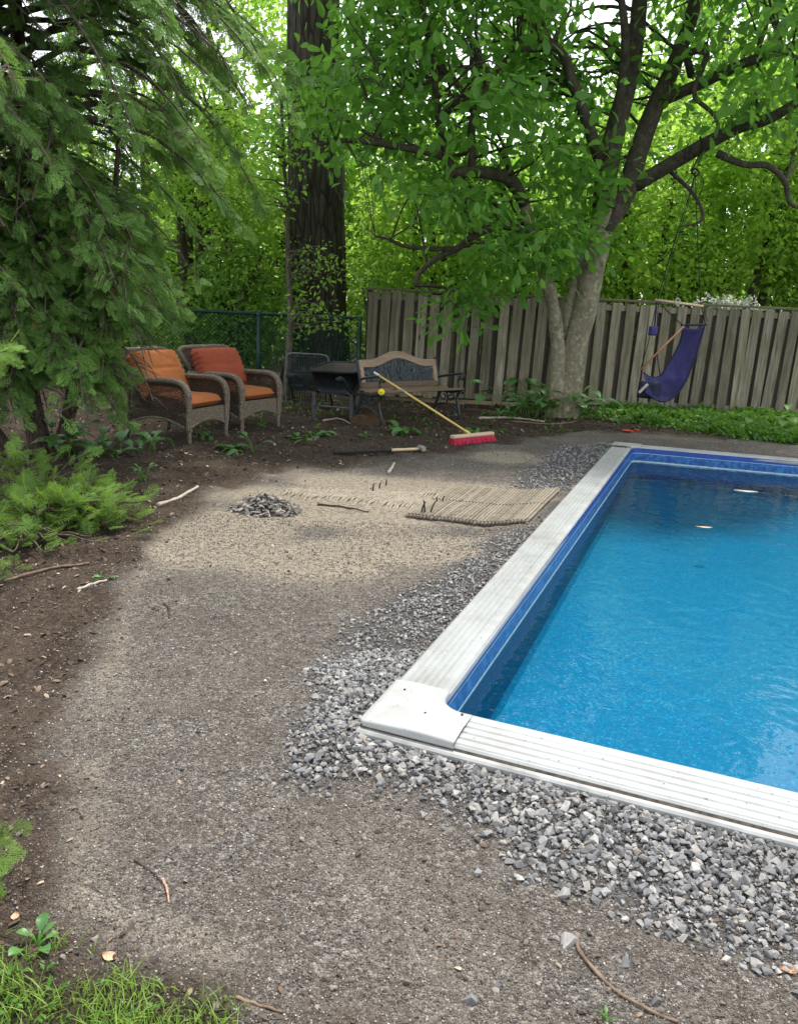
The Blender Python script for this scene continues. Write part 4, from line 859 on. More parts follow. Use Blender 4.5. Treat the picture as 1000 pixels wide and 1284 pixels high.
stick('branch', 'long bleached branch across the dark bed under the cedar shoots', [(-30, 735), (20, 722), (60, 713), (112, 705)], .010, 'twig_brown')
stick('stick', 'short pale stick at the edge of the dark bed', [(98, 746), (116, 738), (134, 732)], .008, 'twig_pale')
stick('edging_stake', 'straight weathered stake lying along the edge of the sandy patch', [(198, 637), (222, 627), (248, 617)], .016, 'twig_pale')
stick('twig', 'rough dark twig at the lower lawn edge', [(296, 1253), (322, 1262), (354, 1277)], .0045, 'twig_brown')
stick('wood_chip', 'small pale block of wood below the hammer', [(487, 594), (491, 588), (494, 582)], .016, 'twig_pale', 'wood chip')
stick('batten', 'thin dark batten half buried in the sand near the flake heap', [(398, 633), (430, 636), (462, 641)], .008, 'twig_dark')
stick('branch', 'forked dead branch on the soil in front of the tree', [(640, 530), (690, 534), (720, 530), (748, 518)], .011, 'twig_brown')
stick('branch', 'pale broken branch beside the leafy clump at the tree foot', [(600, 527), (640, 525), (682, 531)], .017, 'twig_pale')
stick('twig', 'bent bleached twig below the wheelbarrow leg', [(405, 531), (425, 527), (440, 531)], .012, 'twig_pale')
stick('twig', 'thin arched dark twig on the path near the cedar shoots', [(206, 757), (212, 762), (212, 772)], .006, 'twig_dark')
for px_, py_, h_, ln in ((527, 644, .11, .03), (533, 645, .13, -.02), (538, 645, .12, .04), (547, 632, .07, .0), (553, 632, .08, .02), (467, 614, .065, .01), (475, 611, .05, .015), (484, 608, .055, .0)):
    g_ = G(px_, py_); b = MB(); b.add(*tube(spline([(g_[0], g_[1], -.03), (g_[0] + ln * .5, g_[1], h_ * .5), (g_[0] + ln, g_[1] - .01, h_ * .85)], 8), np.linspace(.007, .0045, 8), 6)); o = b.build('plant_stub', 'twig_dark', None, True); tag(o, 'thin dark cut stem sticking up through the sandy buried mat', 'stub', 'dark cut stems standing in the buried mat')
MAT['leaf_tan'] = simple('dry_tan_leaf', (.40, .27, .16), (.55, .40, .27), 30, .8, .3, .002); MAT['leaf_orange'] = simple('orange_dry_leaf', (.55, .20, .08), (.62, .32, .16), 30, .8, .3, .002); MAT['leaf_white'] = simple('pale_curled_leaf', (.6, .58, .48), (.72, .7, .6), 30, .7, .3, .002); MAT['leaf_red'] = simple('fallen_red_petal', (.55, .05, .02), (.7, .12, .05), 30, .7, .3, .002)
def leaf3d(name, label, pos, ln, wd, az, m, curl=.25, cat='leaf'):
    n = 9; V = []
    for i in range(n):
        u = i / (n - 1); wv = wd / 2 * sin(pi * u ** .85) + .0006
        for j in (-1, -.5, 0, .5, 1): V.append((j * wv, (u - .5) * ln, curl * wd * (abs(j) ** 1.5) + .12 * ln * (u - .5) ** 2 + .003))
    b = MB(); b.add(xf(np.array(V), rotz(az), pos), grid(n, 5)); return tag(b.build(name, m, None, True), label, cat)
leaf3d('dry_leaf', 'dry tan leaf on the soil at the top of the lawn', GP(137, 1199), .042, .026, 1.2, 'leaf_tan'); leaf3d('dry_leaf', 'small tan leaf beside the cedar tip at the frame edge', GP(19, 1146), .028, .018, .3, 'leaf_tan')
leaf3d('dry_leaf', 'orange dry leaf below the gravel at the right frame edge', GP(990, 1213), .045, .022, 1.5, 'leaf_orange'); leaf3d('floating_leaf', 'pale curled leaf floating on the far pool water', G(934, 618, WATER + .004), .21, .07, 1.35, 'leaf_white', .2)
leaf3d('floating_leaf', 'dark small leaf floating in the middle of the pool', G(882, 662, WATER + .004), .13, .04, 1.45, 'leaf_tan', .1)
leaf3d('fallen_petal', 'red fallen petal on the soil beyond the pool corner', GP(786, 542), .14, .10, 1.2, 'leaf_red', .3, 'petal'); leaf3d('fallen_petal', 'smaller red petal lying right of the first one', GP(798, 541), .10, .07, .4, 'leaf_red', .3, 'petal')
# ------------------------------------------------------------------ foliage tools
r = np.random.default_rng(77)
def n3(p, s, seed): return fbm(p[:, 0] * s + p[:, 2] * s * .63, p[:, 1] * s - p[:, 2] * s * .77, seed, 3)
def leaf_proto(wd=.42, bend=.14, fold=.10):
    ys = np.array([0, .18, .45, .72, .9, 1.0]); ws = np.array([.02, .42, .85, 1.0, .6, .03]) * wd / 2; V = []
    for y_, w_ in zip(ys, ws):
        z_ = -bend * y_ ** 2
        V += [(-w_, y_, z_ + fold * w_ * 2), (0, y_, z_), (w_, y_, z_ + fold * w_ * 2)]
    return np.array(V), grid(6, 3)[:, ::-1]
BIG = leaf_proto(.46, .16, .16)
MED = (np.array([[0, 0, 0], [-.26, .42, .05], [0, .45, -.03], [.26, .42, .05], [0, 1, -.12]]), np.array([[0, 2, 1, 1], [0, 3, 2, 2]])[:0])
MED = (np.array([[0, 0, 0], [-.27, .45, .06], [0, .5, -.02], [.27, .45, .06], [0, 1, -.12]]), [np.array([[0, 2, 4, 1], [0, 3, 4, 2]])])
SML = (np.array([[0, 0, 0], [.3, .45, .05], [0, 1, -.08], [-.3, .45, .05]]), [np.array([[0, 1, 2, 3]])])
def leaves(mb, cen, rad, per, size, proto, up=.7, droop=.25, seed=1, flat=.75, cw=.55):
    q = np.random.default_rng(seed); n = len(cen) * per
    c = np.repeat(cen, per, 0); rd = np.repeat(np.broadcast_to(rad, (len(cen),)), per)
    off = q.normal(size=(n, 3)) * rd[:, None] * .55 * np.array([1, 1, flat]); pos = c + off
    d = unit(off + q.normal(size=(n, 3)) * rd[:, None] * .5); d[:, 2] -= droop; d = unit(d)
    nr = unit(q.normal(size=(n, 3)) * .55 + np.array([0, 0, up])); s = size * q.uniform(.45, 1.3, n)
    crn = np.repeat(q.uniform(0, 1, len(cen)), per); rn = np.clip(cw * crn + (1 - cw) * q.uniform(0, 1, n), 0, 1)
    pv, pf = proto; inst(mb, pv, pf, frames(d, nr), pos, s, rn)
def limbs_mesh(mb, skel, sides=9, rough=.0, seed=0):
    for P3, R in skel: mb.add(*tube(P3, R, sides))
def attach(mb, nodes, nr_, cen, r0=.018, r1=.005, seed=3, every=1, sag=.12):
    q = np.random.default_rng(seed)
    for c in cen[::every]:
        dd = np.linalg.norm(nodes - c, axis=1) + .6 * np.maximum(0, nodes[:, 2] - c[2]); i = int(dd.argmin()); a = nodes[i]; L = np.linalg.norm(c - a)
        m = (a + c) / 2 + q.normal(size=3) * .10 * L + np.array([0, 0, sag * L]); b0 = min(nr_[i] * .6, r0 + .008 * L)
        mb.add(*tube(spline([a, m, c], 8), np.linspace(b0, r1, 8), 5, False))
def barkmat(name, c1, c2, c3, vs=9.0, bumpd=.03, lich=None, fur=1.0, zs=.16):
    t = NT(name); ob = t.n('ShaderNodeNewGeometry').outputs['Position']; mp = t.n('ShaderNodeMapping', Vector=ob, Scale=(1, 1, zs))
    ns = t.noise(mp, vs, 6, .65, .4); vo = t.n('ShaderNodeTexVoronoi', Vector=mp, Scale=vs * 1.3, _feature='DISTANCE_TO_EDGE'); nb = t.noise(ob, 3.1, 4)
    c = t.mix(t.ramp(ns, [(.32, 0.0), (.68, 1.0)]), c1, c2); c = t.mix(t.ramp(nb, [(.4, 0.0), (.7, .7)]), c, c3)
    c = t.mix(t.ramp(vo.outputs['Distance'], [(.0, .75 * fur), (.12, 0.0)]), c, tuple(x * .35 for x in c1))
    if lich: c = t.mix(t.ramp(t.noise(ob, 16, 5, .7), [(.50, 0.0), (.66, .75)]), c, lich)
    h = t.math('ADD', ns.outputs[0], t.math('MULTIPLY', t.math('MINIMUM', vo.outputs['Distance'], .2), 2.5 * fur))
    return t.done(t.pbr(c, .92, t.bump(h, .9, bumpd), 0, .15))
MAT['oak_bark'] = barkmat('furrowed_oak_bark', (.040, .035, .029), (.115, .10, .083), (.07, .063, .052), 9, .05)
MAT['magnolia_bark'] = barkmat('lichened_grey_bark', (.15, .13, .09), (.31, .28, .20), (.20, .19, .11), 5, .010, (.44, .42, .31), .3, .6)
MAT['limb_bark'] = barkmat('shade_darkened_limb_bark', (.042, .035, .026), (.10, .086, .064), (.075, .072, .045), 8, .012, (.14, .135, .09), .12, .7)  # darker than the trunk bark: shade on the upper limbs put into the colour
MAT['cedar_bark'] = barkmat('shreddy_cedar_bark', (.06, .042, .03), (.15, .11, .085), (.10, .08, .06), 16, .012)
MAT['twig_grey'] = barkmat('thin_grey_twig', (.09, .075, .055), (.17, .15, .115), (.13, .11, .08), 20, .004)
MAT['leaf_mag'] = leafmat('broad_tree_leaf', (.034, .115, .022), (.16, .35, .055), .52, (.38, .78, .09), .42)
MAT['leaf_bg'] = leafmat('sunlit_shrub_leaf', (.05, .14, .02), (.36, .54, .075), .6, (.62, .95, .14), .5)
MAT['leaf_bg2'] = leafmat('deep_green_tree_leaf', (.04, .12, .022), (.28, .47, .07), .58, (.54, .86, .13), .5)
MAT['leaf_under'] = leafmat('shade_shrub_leaf', (.05, .13, .025), (.20, .36, .055), .55, (.45, .75, .11), .5)
MAT['cedar_leaf'] = leafmat('cedar_spray_leaf', (.016, .058, .022), (.26, .47, .11), .3, (.40, .66, .10), .55)
MAT['cedar_tip'] = leafmat('fresh_cedar_shoot', (.08, .18, .03), (.23, .40, .075), .38, (.32, .45, .05), .55)
MAT['leaf_plant'] = leafmat('broad_plant_leaf', (.035, .12, .03), (.12, .27, .075), .3, (.2, .4, .05), .4)
MAT['leaf_cover'] = leafmat('ground_cover_leaf', (.035, .12, .018), (.13, .29, .04), .35, (.22, .42, .03), .45)
MAT['grass'] = leafmat('lawn_blade', (.08, .19, .025), (.28, .42, .07), .38, (.32, .42, .06), .5)
MAT['petal_white'] = simple('white_blossom', (.7, .66, .64), (.85, .82, .8), 20, .7, .1, .002)
MAT['dead_spray'] = leafmat('dead_brown_cedar_spray', (.12, .065, .035), (.30, .17, .09), .2, (.3, .18, .08), .7)

# ------------------------------------------------------------------ broad oak behind the chain link fence
OY = 14.7
pts = [P(398, 470, OY) * (1, 1, 0) + (0, 0, -.3), P(398, 440, OY), P(397, 330, OY), P(396, 200, OY), P(394, 60, OY), P(391, -120, OY), P(388, -420, OY)]
pts = spline(np.array(pts), 110); zz = pts[:, 2]; rad = np.interp(zz, [-.3, .4, 1.2, 3, 6, 9, 14], [.72, .56, .485, .465, .41, .33, .18])
V, F = tube(pts, rad, 72); k = np.arange(110 * 72); ang = (k % 72) / 72 * 2 * pi; cz = np.repeat(pts, 72, 0); dv_ = V[:-2] - cz; ridg = np.abs(fbm(ang * 6.2 + .5 * np.sin(cz[:, 2] * 1.7), cz[:, 2] * .75, 8) - .5) * 2
seam = np.minimum(ang, 2 * pi - ang); ridg = ridg * ss(0, .25, seam) + .4 * (1 - ss(0, .25, seam)); V[:-2] = cz + dv_ * (1 + (.5 - ridg) * .16 + .03 * np.sin(ang * 3))[:, None]
oak = thing('oak_tree', 'massive dark furrowed trunk standing behind the green chain link fence', 'tree', tuple(pts[3] * (1, 1, 0)))
b = MB(); b.add(V, F); par(b.build('trunk', 'oak_bark', None, True), oak)
top = pts[90]; skel = []
for i in range(11):
    a = i / 11 * 2 * pi + r.uniform(-.2, .2); s = pts[int(r.uniform(84, 106))]; L = r.uniform(3.2, 5.2); e = s + np.array([cos(a) * L, sin(a) * L, r.uniform(.4, 2.6)]); m = (s + e) / 2 + np.array([0, 0, .5]); skel.append((spline([s, m, e], 14), np.linspace(.13, .03, 14)))
b = MB(); limbs_mesh(b, skel); nodes = np.vstack([s_[0] for s_ in skel]); nrd = np.concatenate([s_[1] for s_ in skel])
cen = np.column_stack([r.normal(size=420) * 2.1 + pts[60][0], r.normal(size=420) * 1.9 + OY, r.uniform(6.6, 12.5, 420)]); cen = cen[(n3(cen, .7, 4) > .52) & (np.abs(cen[:, 0] - pts[60][0] - .9) > .0)]
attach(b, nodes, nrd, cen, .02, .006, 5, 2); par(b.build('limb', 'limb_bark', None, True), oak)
b = MB(); leaves(b, cen, .55, 26, .16, MED, .7, .3, 31); par(b.build('crown', 'leaf_mag'), oak)

# ------------------------------------------------------------------ two-stemmed magnolia-like tree by the fence
TY = 11.55
def L3(p): return np.array([P(x_, y_, d_) for x_, y_, d_ in p])
def limb(p, rr_, n=26): s = spline(L3(p), n); q = np.linspace(0, len(p) - 1, n); return s, np.interp(q, np.arange(len(p)), rr_)
main = [limb([(706, 535, TY), (711, 500, TY), (720, 440, TY), (733, 385, TY), (745, 330, TY), (753, 285, TY), (757, 250, TY)], [.215, .188, .172, .164, .156, .148, .132], 44),
        limb([(695, 530, TY - .05), (699, 490, TY - .05), (699, 440, TY - .06), (694, 390, TY - .08), (683, 345, TY - .15), (669, 300, TY - .25), (656, 255, TY - .4)], [.145, .115, .102, .092, .085, .078, .07], 40),
        limb([(704, 500, TY + .02), (709, 440, TY + .06), (714, 385, TY + .1), (728, 330, TY + .1), (744, 290, TY)], [.10, .09, .08, .07, .06], 20)]
up = [limb([(757, 262, TY), (760, 215, TY), (772, 160, TY - .1), (790, 90, TY - .2), (800, 20, TY - .3), (806, -90, TY - .4), (815, -220, TY - .4)], [.165, .15, .135, .115, .10, .08, .05]),
      limb([(752, 290, TY), (783, 243, TY + .1), (800, 190, TY + .15), (818, 140, TY + .15), (845, 80, TY + .1), (872, 0, TY), (895, -110, TY), (920, -220, TY)], [.15, .14, .13, .12, .10, .085, .06, .03]),
      limb([(796, 232, TY + .1), (845, 203, TY - .15), (880, 183, TY - .4), (925, 160, TY - .7), (965, 148, TY - .9), (1010, 120, TY - 1.1), (1060, 80, TY - 1.3)], [.10, .095, .09, .075, .065, .05, .03]),
      limb([(825, 128, TY + .12), (880, 104, TY - .2), (930, 80, TY - .5), (1000, 55, TY - .9), (1060, 20, TY - 1.2)], [.08, .07, .06, .05, .03]),
      limb([(756, 215, TY), (738, 160, TY - .3), (718, 105, TY - .5), (707, 72, TY - .6), (690, 58, TY - .7), (650, 62, TY - .9)], [.085, .075, .065, .055, .045, .025]),
      limb([(768, 175, TY - .1), (780, 100, TY - .5), (783, 40, TY - .8), (770, -60, TY - 1)], [.07, .06, .05, .03]),
      limb([(898, 192, TY - .5), (932, 206, TY - .6), (962, 208, TY - .7), (983, 228, TY - .7), (990, 255, TY - .7), (1012, 262, TY - .7)], [.05, .042, .04, .035, .028, .018]),
      limb([(840, 215, TY), (870, 245, TY - .1), (880, 275, TY - .1), (850, 285, TY)], [.03, .025, .02, .012]),
      limb([(866, 95, TY), (862, 68, TY - .2), (885, 66, TY - .3), (878, 90, TY - .3), (870, 120, TY - .3), (895, 145, TY - .3), (903, 175, TY - .3)], [.05, .045, .04, .035, .03, .025, .015]),
      limb([(656, 255, TY - .4), (638, 224, TY - .6), (592, 215, TY - .8), (566, 216, TY - .9), (555, 196, TY - 1), (500, 184, TY - 1.2), (440, 176, TY - 1.5), (400, 182, TY - 1.6)], [.085, .08, .07, .06, .05, .04, .03, .015]),
      limb([(592, 216, TY - .8), (591, 165, TY - .9), (598, 130, TY - .9), (618, 95, TY - 1), (645, 62, TY - 1)], [.055, .05, .045, .035, .02]),
      limb([(595, 140, TY - .9), (575, 110, TY - 1.1), (562, 95, TY - 1.1), (520, 108, TY - 1.3), (480, 110, TY - 1.5)], [.035, .03, .028, .02, .012]),
      limb([(610, 105, TY - 1), (606, 82, TY - 1), (560, 92, TY - 1.2)], [.04, .035, .015]),
      limb([(668, 295, TY - .25), (634, 283, TY - .4), (600, 292, TY - .5), (572, 312, TY - .5), (550, 322, TY - .5), (526, 342, TY - .4), (520, 358, TY - .4)], [.06, .055, .05, .045, .04, .034, .025]),
      limb([(572, 312, TY - .5), (540, 312, TY - .6), (505, 308, TY - .7), (488, 300, TY - .8), (470, 296, TY - .8)], [.035, .03, .025, .02, .01]),
      limb([(560, 200, TY - 1), (550, 150, TY - 1.3), (540, 60, TY - 1.7), (520, -30, TY - 2)], [.045, .04, .03, .015])]
mag = thing('shade_tree', 'two stemmed broadleaf tree with lichen pale bark in front of fence', 'tree', tuple(main[0][0][3] * (1, 1, 0)))
b = MB()
for P3, R in main:
    V, F = tube(P3, R, 22); V = V + (n3(V, 4, 3) - .5)[:, None] * .05 * unit(V - P3.mean(0) * (1, 1, 0) - V * (0, 0, 1)); b.add(V, F)
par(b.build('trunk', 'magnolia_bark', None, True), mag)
b = MB(); limbs_mesh(b, up, 12); nodes = np.vstack([s_[0] for s_ in up] + [main[0][0][25:]]); nrd = np.concatenate([s_[1] for s_ in up] + [main[0][1][25:]])
n = 3400; px_ = r.uniform(345, 1090, n); py_ = r.uniform(-420, 345, n); dp = r.uniform(9.2, 13.6, n); cen = np.array([P(a, c_, d_) for a, c_, d_ in zip(px_, py_, dp)])
low = np.interp(px_, [345, 400, 450, 520, 600, 680, 740, 790, 880, 1000, 1090], [175, 195, 205, 250, 320, 335, 290, 150, 120, 130, 200])
keep = (py_ < low) & ((px_ > 425) | (py_ > 78) | (py_ < -20)) & (n3(cen, .95, 14) > .40 + .06 * (py_ < 60) * (px_ > 520)) & (((cen[:, 0] - 2.7) / 5.4) ** 2 + ((cen[:, 1] - TY) / 3.2) ** 2 + ((cen[:, 2] - 4.6) / 4.2) ** 2 < 1)
for gx_, gy_, gr_ in ((582, 72, 30), (655, 215, 30), (600, 190, 22), (512, 95, 14), (690, 250, 18), (860, 85, 26), (950, 20, 20), (535, 155, 22), (640, 160, 22)):
    keep &= (np.hypot(px_ - gx_, py_ - gy_) > gr_)
def proj(p):
    d = np.asarray(p) - cC; zf = d @ cF; return np.stack([500 + FPX * (d @ cR) / zf, 642 - FPX * (d @ cU) / zf, zf], -1)
lp = proj(np.vstack([m_[0] for m_ in main] + [u_[0] for u_ in up[:5]] + [up[6][0], up[9][0], up[13][0]])); cp = proj(cen)   # keep the main limbs readable through the crown
blk = np.zeros(n, bool)
for a_ in lp: blk |= (np.hypot(cp[:, 0] - a_[0], cp[:, 1] - a_[1]) < 21) & (cp[:, 2] < a_[2] + .1)
keep &= ~(blk & (r.uniform(0, 1, n) < .82)) & ~((px_ > 770) & (py_ > -60) & (r.uniform(0, 1, n) < .35))
cen = cen[keep]
extra = np.array([P(x_, y_, d_) for x_, y_, d_ in ((575, 372, 11.2), (600, 365, 11.0), (560, 385, 11.1), (590, 388, 11.0), (618, 352, 11.1), (640, 335, 11), (700, 300, 11.0), (690, 285, 11.0), (748, 300, 11.2), (770, 235, 11.1), (738, 215, 11), (765, 200, 11.1), (660, 320, 11), (905, 150, 10.6), (960, 120, 10.4), (985, 150, 10.3), (630, 300, 11), (615, 330, 11.2), (680, 330, 10.9), (705, 325, 11.0))])
cen = np.vstack([cen, extra, extra + r.normal(size=extra.shape) * .12])
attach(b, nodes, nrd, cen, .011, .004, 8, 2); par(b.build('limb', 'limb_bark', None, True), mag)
b = MB(); leaves(b, cen, .30, 22, .165, BIG, .75, .28, 41, .7); par(b.build('crown', 'leaf_mag', None, True), mag)

# ------------------------------------------------------------------ trees and shrubs beyond the fences
def bush(name, label, cat, x, y, h, rx, ry, n, per, size, mat, seed, z0=.3, group=None, stems=5, proto=SML, thr=.40, crad=.32):
    q = np.random.default_rng(seed); t = thing(name, label, cat, (x, y, 0), 0, group)
    c = q.uniform(-1, 1, (n * 4, 3)); c[:, 2] = q.uniform(0, 1, n * 4); rr_ = np.hypot(c[:, 0], c[:, 1]); prof = .55 + .45 * np.sin(np.clip(c[:, 2] * 1.05 + .1, 0, 1) * pi)
    lump = .75 + .5 * fbm(np.arctan2(c[:, 1], c[:, 0]) * 1.6 + seed, c[:, 2] * 3.5, seed); c = c[(rr_ < prof * lump) & (rr_ > prof * lump * q.uniform(0, .8, n * 4))]
    cen = np.column_stack([x + c[:, 0] * rx, y + c[:, 1] * ry, z0 + c[:, 2] * (h - z0)]); cen = cen[n3(cen, .85, seed) > thr + .035][:n]
    b = MB(); sk = []
    for i in range(stems):
        a = q.uniform(0, 2 * pi); e = np.array([x + cos(a) * rx * q.uniform(.15, .6), y + sin(a) * ry * q.uniform(.15, .6), h * q.uniform(.6, .92)]); s = np.array([x + q.normal() * .06 * stems ** .5, y + q.normal() * .06 * stems ** .5, -.1]); m = (s + e) / 2 + np.array([q.normal() * .12 * rx, q.normal() * .1 * ry, .12 * h])
        r0 = (.035 + .012 * h) * (1.7 if stems < 3 else 1); sk.append((spline([s, m, e], 16), np.linspace(r0, r0 * .25, 16)))
    limbs_mesh(b, sk, 8); nd = np.vstack([s_[0][5:] for s_ in sk]); nr_ = np.concatenate([s_[1][5:] for s_ in sk]); attach(b, nd, nr_, cen, .012, .004, seed, 3)
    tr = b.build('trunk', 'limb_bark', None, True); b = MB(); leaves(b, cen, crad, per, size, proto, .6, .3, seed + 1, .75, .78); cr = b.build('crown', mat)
    for o in (tr, cr): o.parent = t; o.location = (-x, -y, 0)
    return t
GS, GT = 'shrubs behind the chain link fence', 'trees beyond the board fence'
bush('shrub', 'yellow green shrub behind chain link at the left frame edge', 'shrub', -7.6, 14.4, 3.7, 1.6, 1.2, 330, 26, .10, 'leaf_bg', 201, .2, GS)
bush('shrub', 'leafy shrub behind the chain link left of the orange cushion', 'shrub', -5.4, 13.9, 3.9, 1.4, 1.0, 330, 28, .10, 'leaf_bg', 202, .2, GS, thr=.38)
bush('shrub', 'bright lime leafed shrub directly behind the rust cushioned armchair', 'shrub', -3.55, 14.1, 5.2, 1.35, 1.0, 470, 30, .10, 'leaf_bg', 203, .2, GS, thr=.36)
bush('shrub', 'shady shrub behind chain link between lime shrub and big trunk', 'shrub', -2.75, 13.6, 2.9, .75, .6, 210, 28, .095, 'leaf_under', 204, .2, GS, thr=.36)
bush('shrub', 'dark low shrub behind chain link right of the big trunk', 'shrub', -.55, 13.9, 1.9, .55, .6, 130, 28, .10, 'leaf_under', 205, .2, GS, thr=.36)
bush('tree', 'lime green small tree above the left end of board fence', 'tree', 0.35, 15.2, 4.6, 1.5, 1.3, 380, 28, .12, 'leaf_bg', 206, 1.0, GT, 3, thr=.38)
bush('tree', 'round leafy tree above the fence left of the pale trunk', 'tree', 2.3, 15.8, 4.5, 1.6, 1.3, 360, 28, .12, 'leaf_bg', 207, 1.0, GT, 3, thr=.38)
bush('tree', 'bright leafy tree above the fence just right of the pale trunk', 'tree', 4.3, 15.4, 5.0, 1.5, 1.3, 460, 28, .12, 'leaf_bg', 208, 1.0, GT, 3, thr=.37)
bush('tree', 'sunlit tree above the fence behind the hammock chair ropes', 'tree', 6.0, 15.6, 6.2, 1.6, 1.4, 560, 28, .12, 'leaf_bg', 209, 1.0, GT, 3, thr=.36)
bush('tree', 'dense deep green tree over the fence at the right frame edge', 'tree', 8.2, 15.3, 6.6, 1.8, 1.4, 560, 28, .12, 'leaf_bg2', 210, 1.0, GT, 3, thr=.36)
bush('tree', 'tall far tree filling the gap above the right half of fence', 'tree', 7.4, 20.5, 10.5, 3.4, 2.2, 620, 26, .19, 'leaf_bg', 211, 2.0, GT, 2, thr=.38, crad=.55)
bush('tree', 'tall far tree rising behind the fork of the pale trunk', 'tree', 3.4, 20.0, 5.6, 2.4, 1.8, 320, 26, .18, 'leaf_bg2', 212, 1.6, GT, 2, thr=.40, crad=.5)
bush('tree', 'hazy far tree low behind the big dark trunk', 'tree', -.6, 19.5, 5.4, 2.2, 1.6, 360, 26, .17, 'leaf_bg', 213, .6, GT, 2, thr=.38, crad=.5)
bush('tree', 'far tree seen low through the cedar boughs', 'tree', -6.0, 18.5, 6.6, 2.8, 1.6, 520, 26, .16, 'leaf_bg2', 214, .4, GT, 2, thr=.38, crad=.5)
bush('tree', 'airy far tree filling the gap between cedar and massive trunk', 'tree', -3.4, 19.4, 7.8, 2.4, 1.4, 560, 26, .16, 'leaf_bg', 217, 1.5, GT, 2, thr=.42, crad=.5)
bush('tree', 'far tree low at the left frame edge behind cedar', 'tree', -10.2, 18.0, 5.0, 2.6, 1.6, 400, 26, .16, 'leaf_bg', 215, .4, GT, 2, thr=.38, crad=.5)
bush('tree', 'tall far tree at the right frame edge above dense green tree', 'tree', 12.2, 19.0, 10.0, 2.8, 2.0, 480, 26, .19, 'leaf_bg2', 216, 1.6, GT, 2, thr=.38, crad=.55)
hedge_c = np.column_stack([r.uniform(-17, 19, 1500), r.uniform(22.5, 25, 1500), 4.6 * r.uniform(0, 1, 1500) ** .8]); hedge_c = hedge_c[hedge_c[:, 2] < 2.6 + 2.6 * fbm(hedge_c[:, 0] * .35, hedge_c[:, 1] * .2, 9)]
b = MB(); leaves(b, hedge_c, .75, 26, .26, SML, .5, .3, 91); tag(b.build('far_foliage', 'leaf_under'), 'continuous mass of dark far foliage closing the view behind everything', None, kind='stuff')
# white flowering shrub just showing over the fence
fs = thing('flowering_shrub', 'white flowering shrub peeking over the fence behind the hammock chair', 'shrub', (5.15, 13.5, 0)); q_ = np.random.default_rng(5)
cen = np.column_stack([5.15 + q_.normal(size=70) * .30, 13.5 + q_.normal(size=70) * .2, q_.uniform(.5, 1.78, 70)]); b = MB(); leaves(b, cen, .16, 16, .09, SML, .6, .2, 6); o = b.build('foliage', 'leaf_under'); o.parent = fs; o.location = (-5.15, -13.5, 0)
cb = np.column_stack([5.15 + q_.normal(size=46) * .26, 13.45 + q_.normal(size=46) * .14, q_.uniform(1.62, 1.80, 46)]); b = MB(); leaves(b, cb, .05, 16, .05, SML, .6, .0, 7); o = b.build('blossom', 'petal_white'); o.parent = fs; o.location = (-5.15, -13.5, 0)
b = MB()
for i in range(5): b.add(*tube(spline([(q_.normal() * .05, q_.normal() * .05, -.05), (q_.normal() * .12, q_.normal() * .1, .8), (q_.normal() * .25, q_.normal() * .15, 1.6)], 9), np.linspace(.014, .006, 9), 6))
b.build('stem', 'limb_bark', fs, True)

# slender sapling in front of the big trunk
sp = [P(358, 500, 12.3) * (1, 1, 0), P(362, 440, 12.3), P(364, 390, 12.3), P(361, 330, 12.3), P(360, 260, 12.35), P(356, 205, 12.4), P(352, 120, 12.5)]
sap = thing('sapling', 'slender bare stemmed sapling in front of the massive dark trunk', 'sapling', tuple(sp[0])); S_ = spline(sp, 40); b = MB(); b.add(*tube(S_, np.linspace(.055, .02, 40), 8))
cen = np.array([P(x_, y_, 12.2 + d_) for x_, y_, d_ in ((392, 315, -.1), (405, 330, -.1), (380, 330, 0), (410, 350, -.15), (395, 345, .1), (420, 325, 0), (385, 395, 0), (400, 405, -.1), (372, 410, 0), (420, 400, -.1), (350, 190, 0), (340, 205, .1), (365, 180, 0), (330, 185, 0), (345, 225, .1), (372, 205, -.1), (355, 160, 0), (380, 170, 0), (330, 150, .1), (395, 140, .1), (350, 120, 0), (335, 240, 0), (405, 390, 0), (345, 265, 0), (325, 255, .1), (312, 220, .1), (318, 195, 0), (365, 245, 0))])
cen = np.vstack([cen, cen + r.normal(size=cen.shape) * .12]); attach(b, S_[8:], np.full(32, .03), cen, .010, .003, 9, 1); par(b.build('trunk', 'twig_grey', None, True), sap); b = MB(); leaves(b, cen, .20, 18, .085, MED, .7, .2, 55); par(b.build('crown', 'leaf_bg2'), sap)

# ------------------------------------------------------------------ cedars
def spray(nside=12, sub=4, seed=0, open_=.78, wf=1.0, bl=.42, so=.46):
    q = np.random.default_rng(seed); V, F = [], []
    def lens(p, d, L, w_, z=0):
        d = unit(d); s = np.array([-d[1], d[0], 0]); i = len(V); m = p + d * L * .45; e = p + d * L
        V.extend([p, m + s * w_ + (0, 0, z), e + (0, 0, -.05 * L), m - s * w_ + (0, 0, z)]); F.append((i, i + 3, i + 2, i + 1))
    y0 = np.array([0, 0, 0.]); lens(y0, np.array([0, 1, 0.]), 1.0, .012)
    for k in range(nside):
        u = .10 + .86 * k / nside; L = bl * (1 - u) ** .75 * (.6 + .4 * min(1, u * 4)) + .07
        for sg in (-1, 1):
            a = open_ + q.uniform(-.12, .12); d = np.array([sg * sin(a), cos(a), q.uniform(-.18, .06)]); p = np.array([0, u + q.uniform(-.02, .02), -.10 * u * u]); Lq = L * q.uniform(.75, 1.15); lens(p, d, Lq, .022 * wf, .004)
            for j in range(sub):
                v = .25 + .65 * j / sub; a2 = a + (q.uniform(.45, .75) if j % 2 else -q.uniform(.45, .75)); d2 = np.array([sg * sin(a2), cos(a2), q.uniform(-.2, .2)]); lens(p + unit(d) * Lq * v, d2, Lq * so * (1.1 - v * .5), .021 * wf)
    return np.array(V), np.array(F)
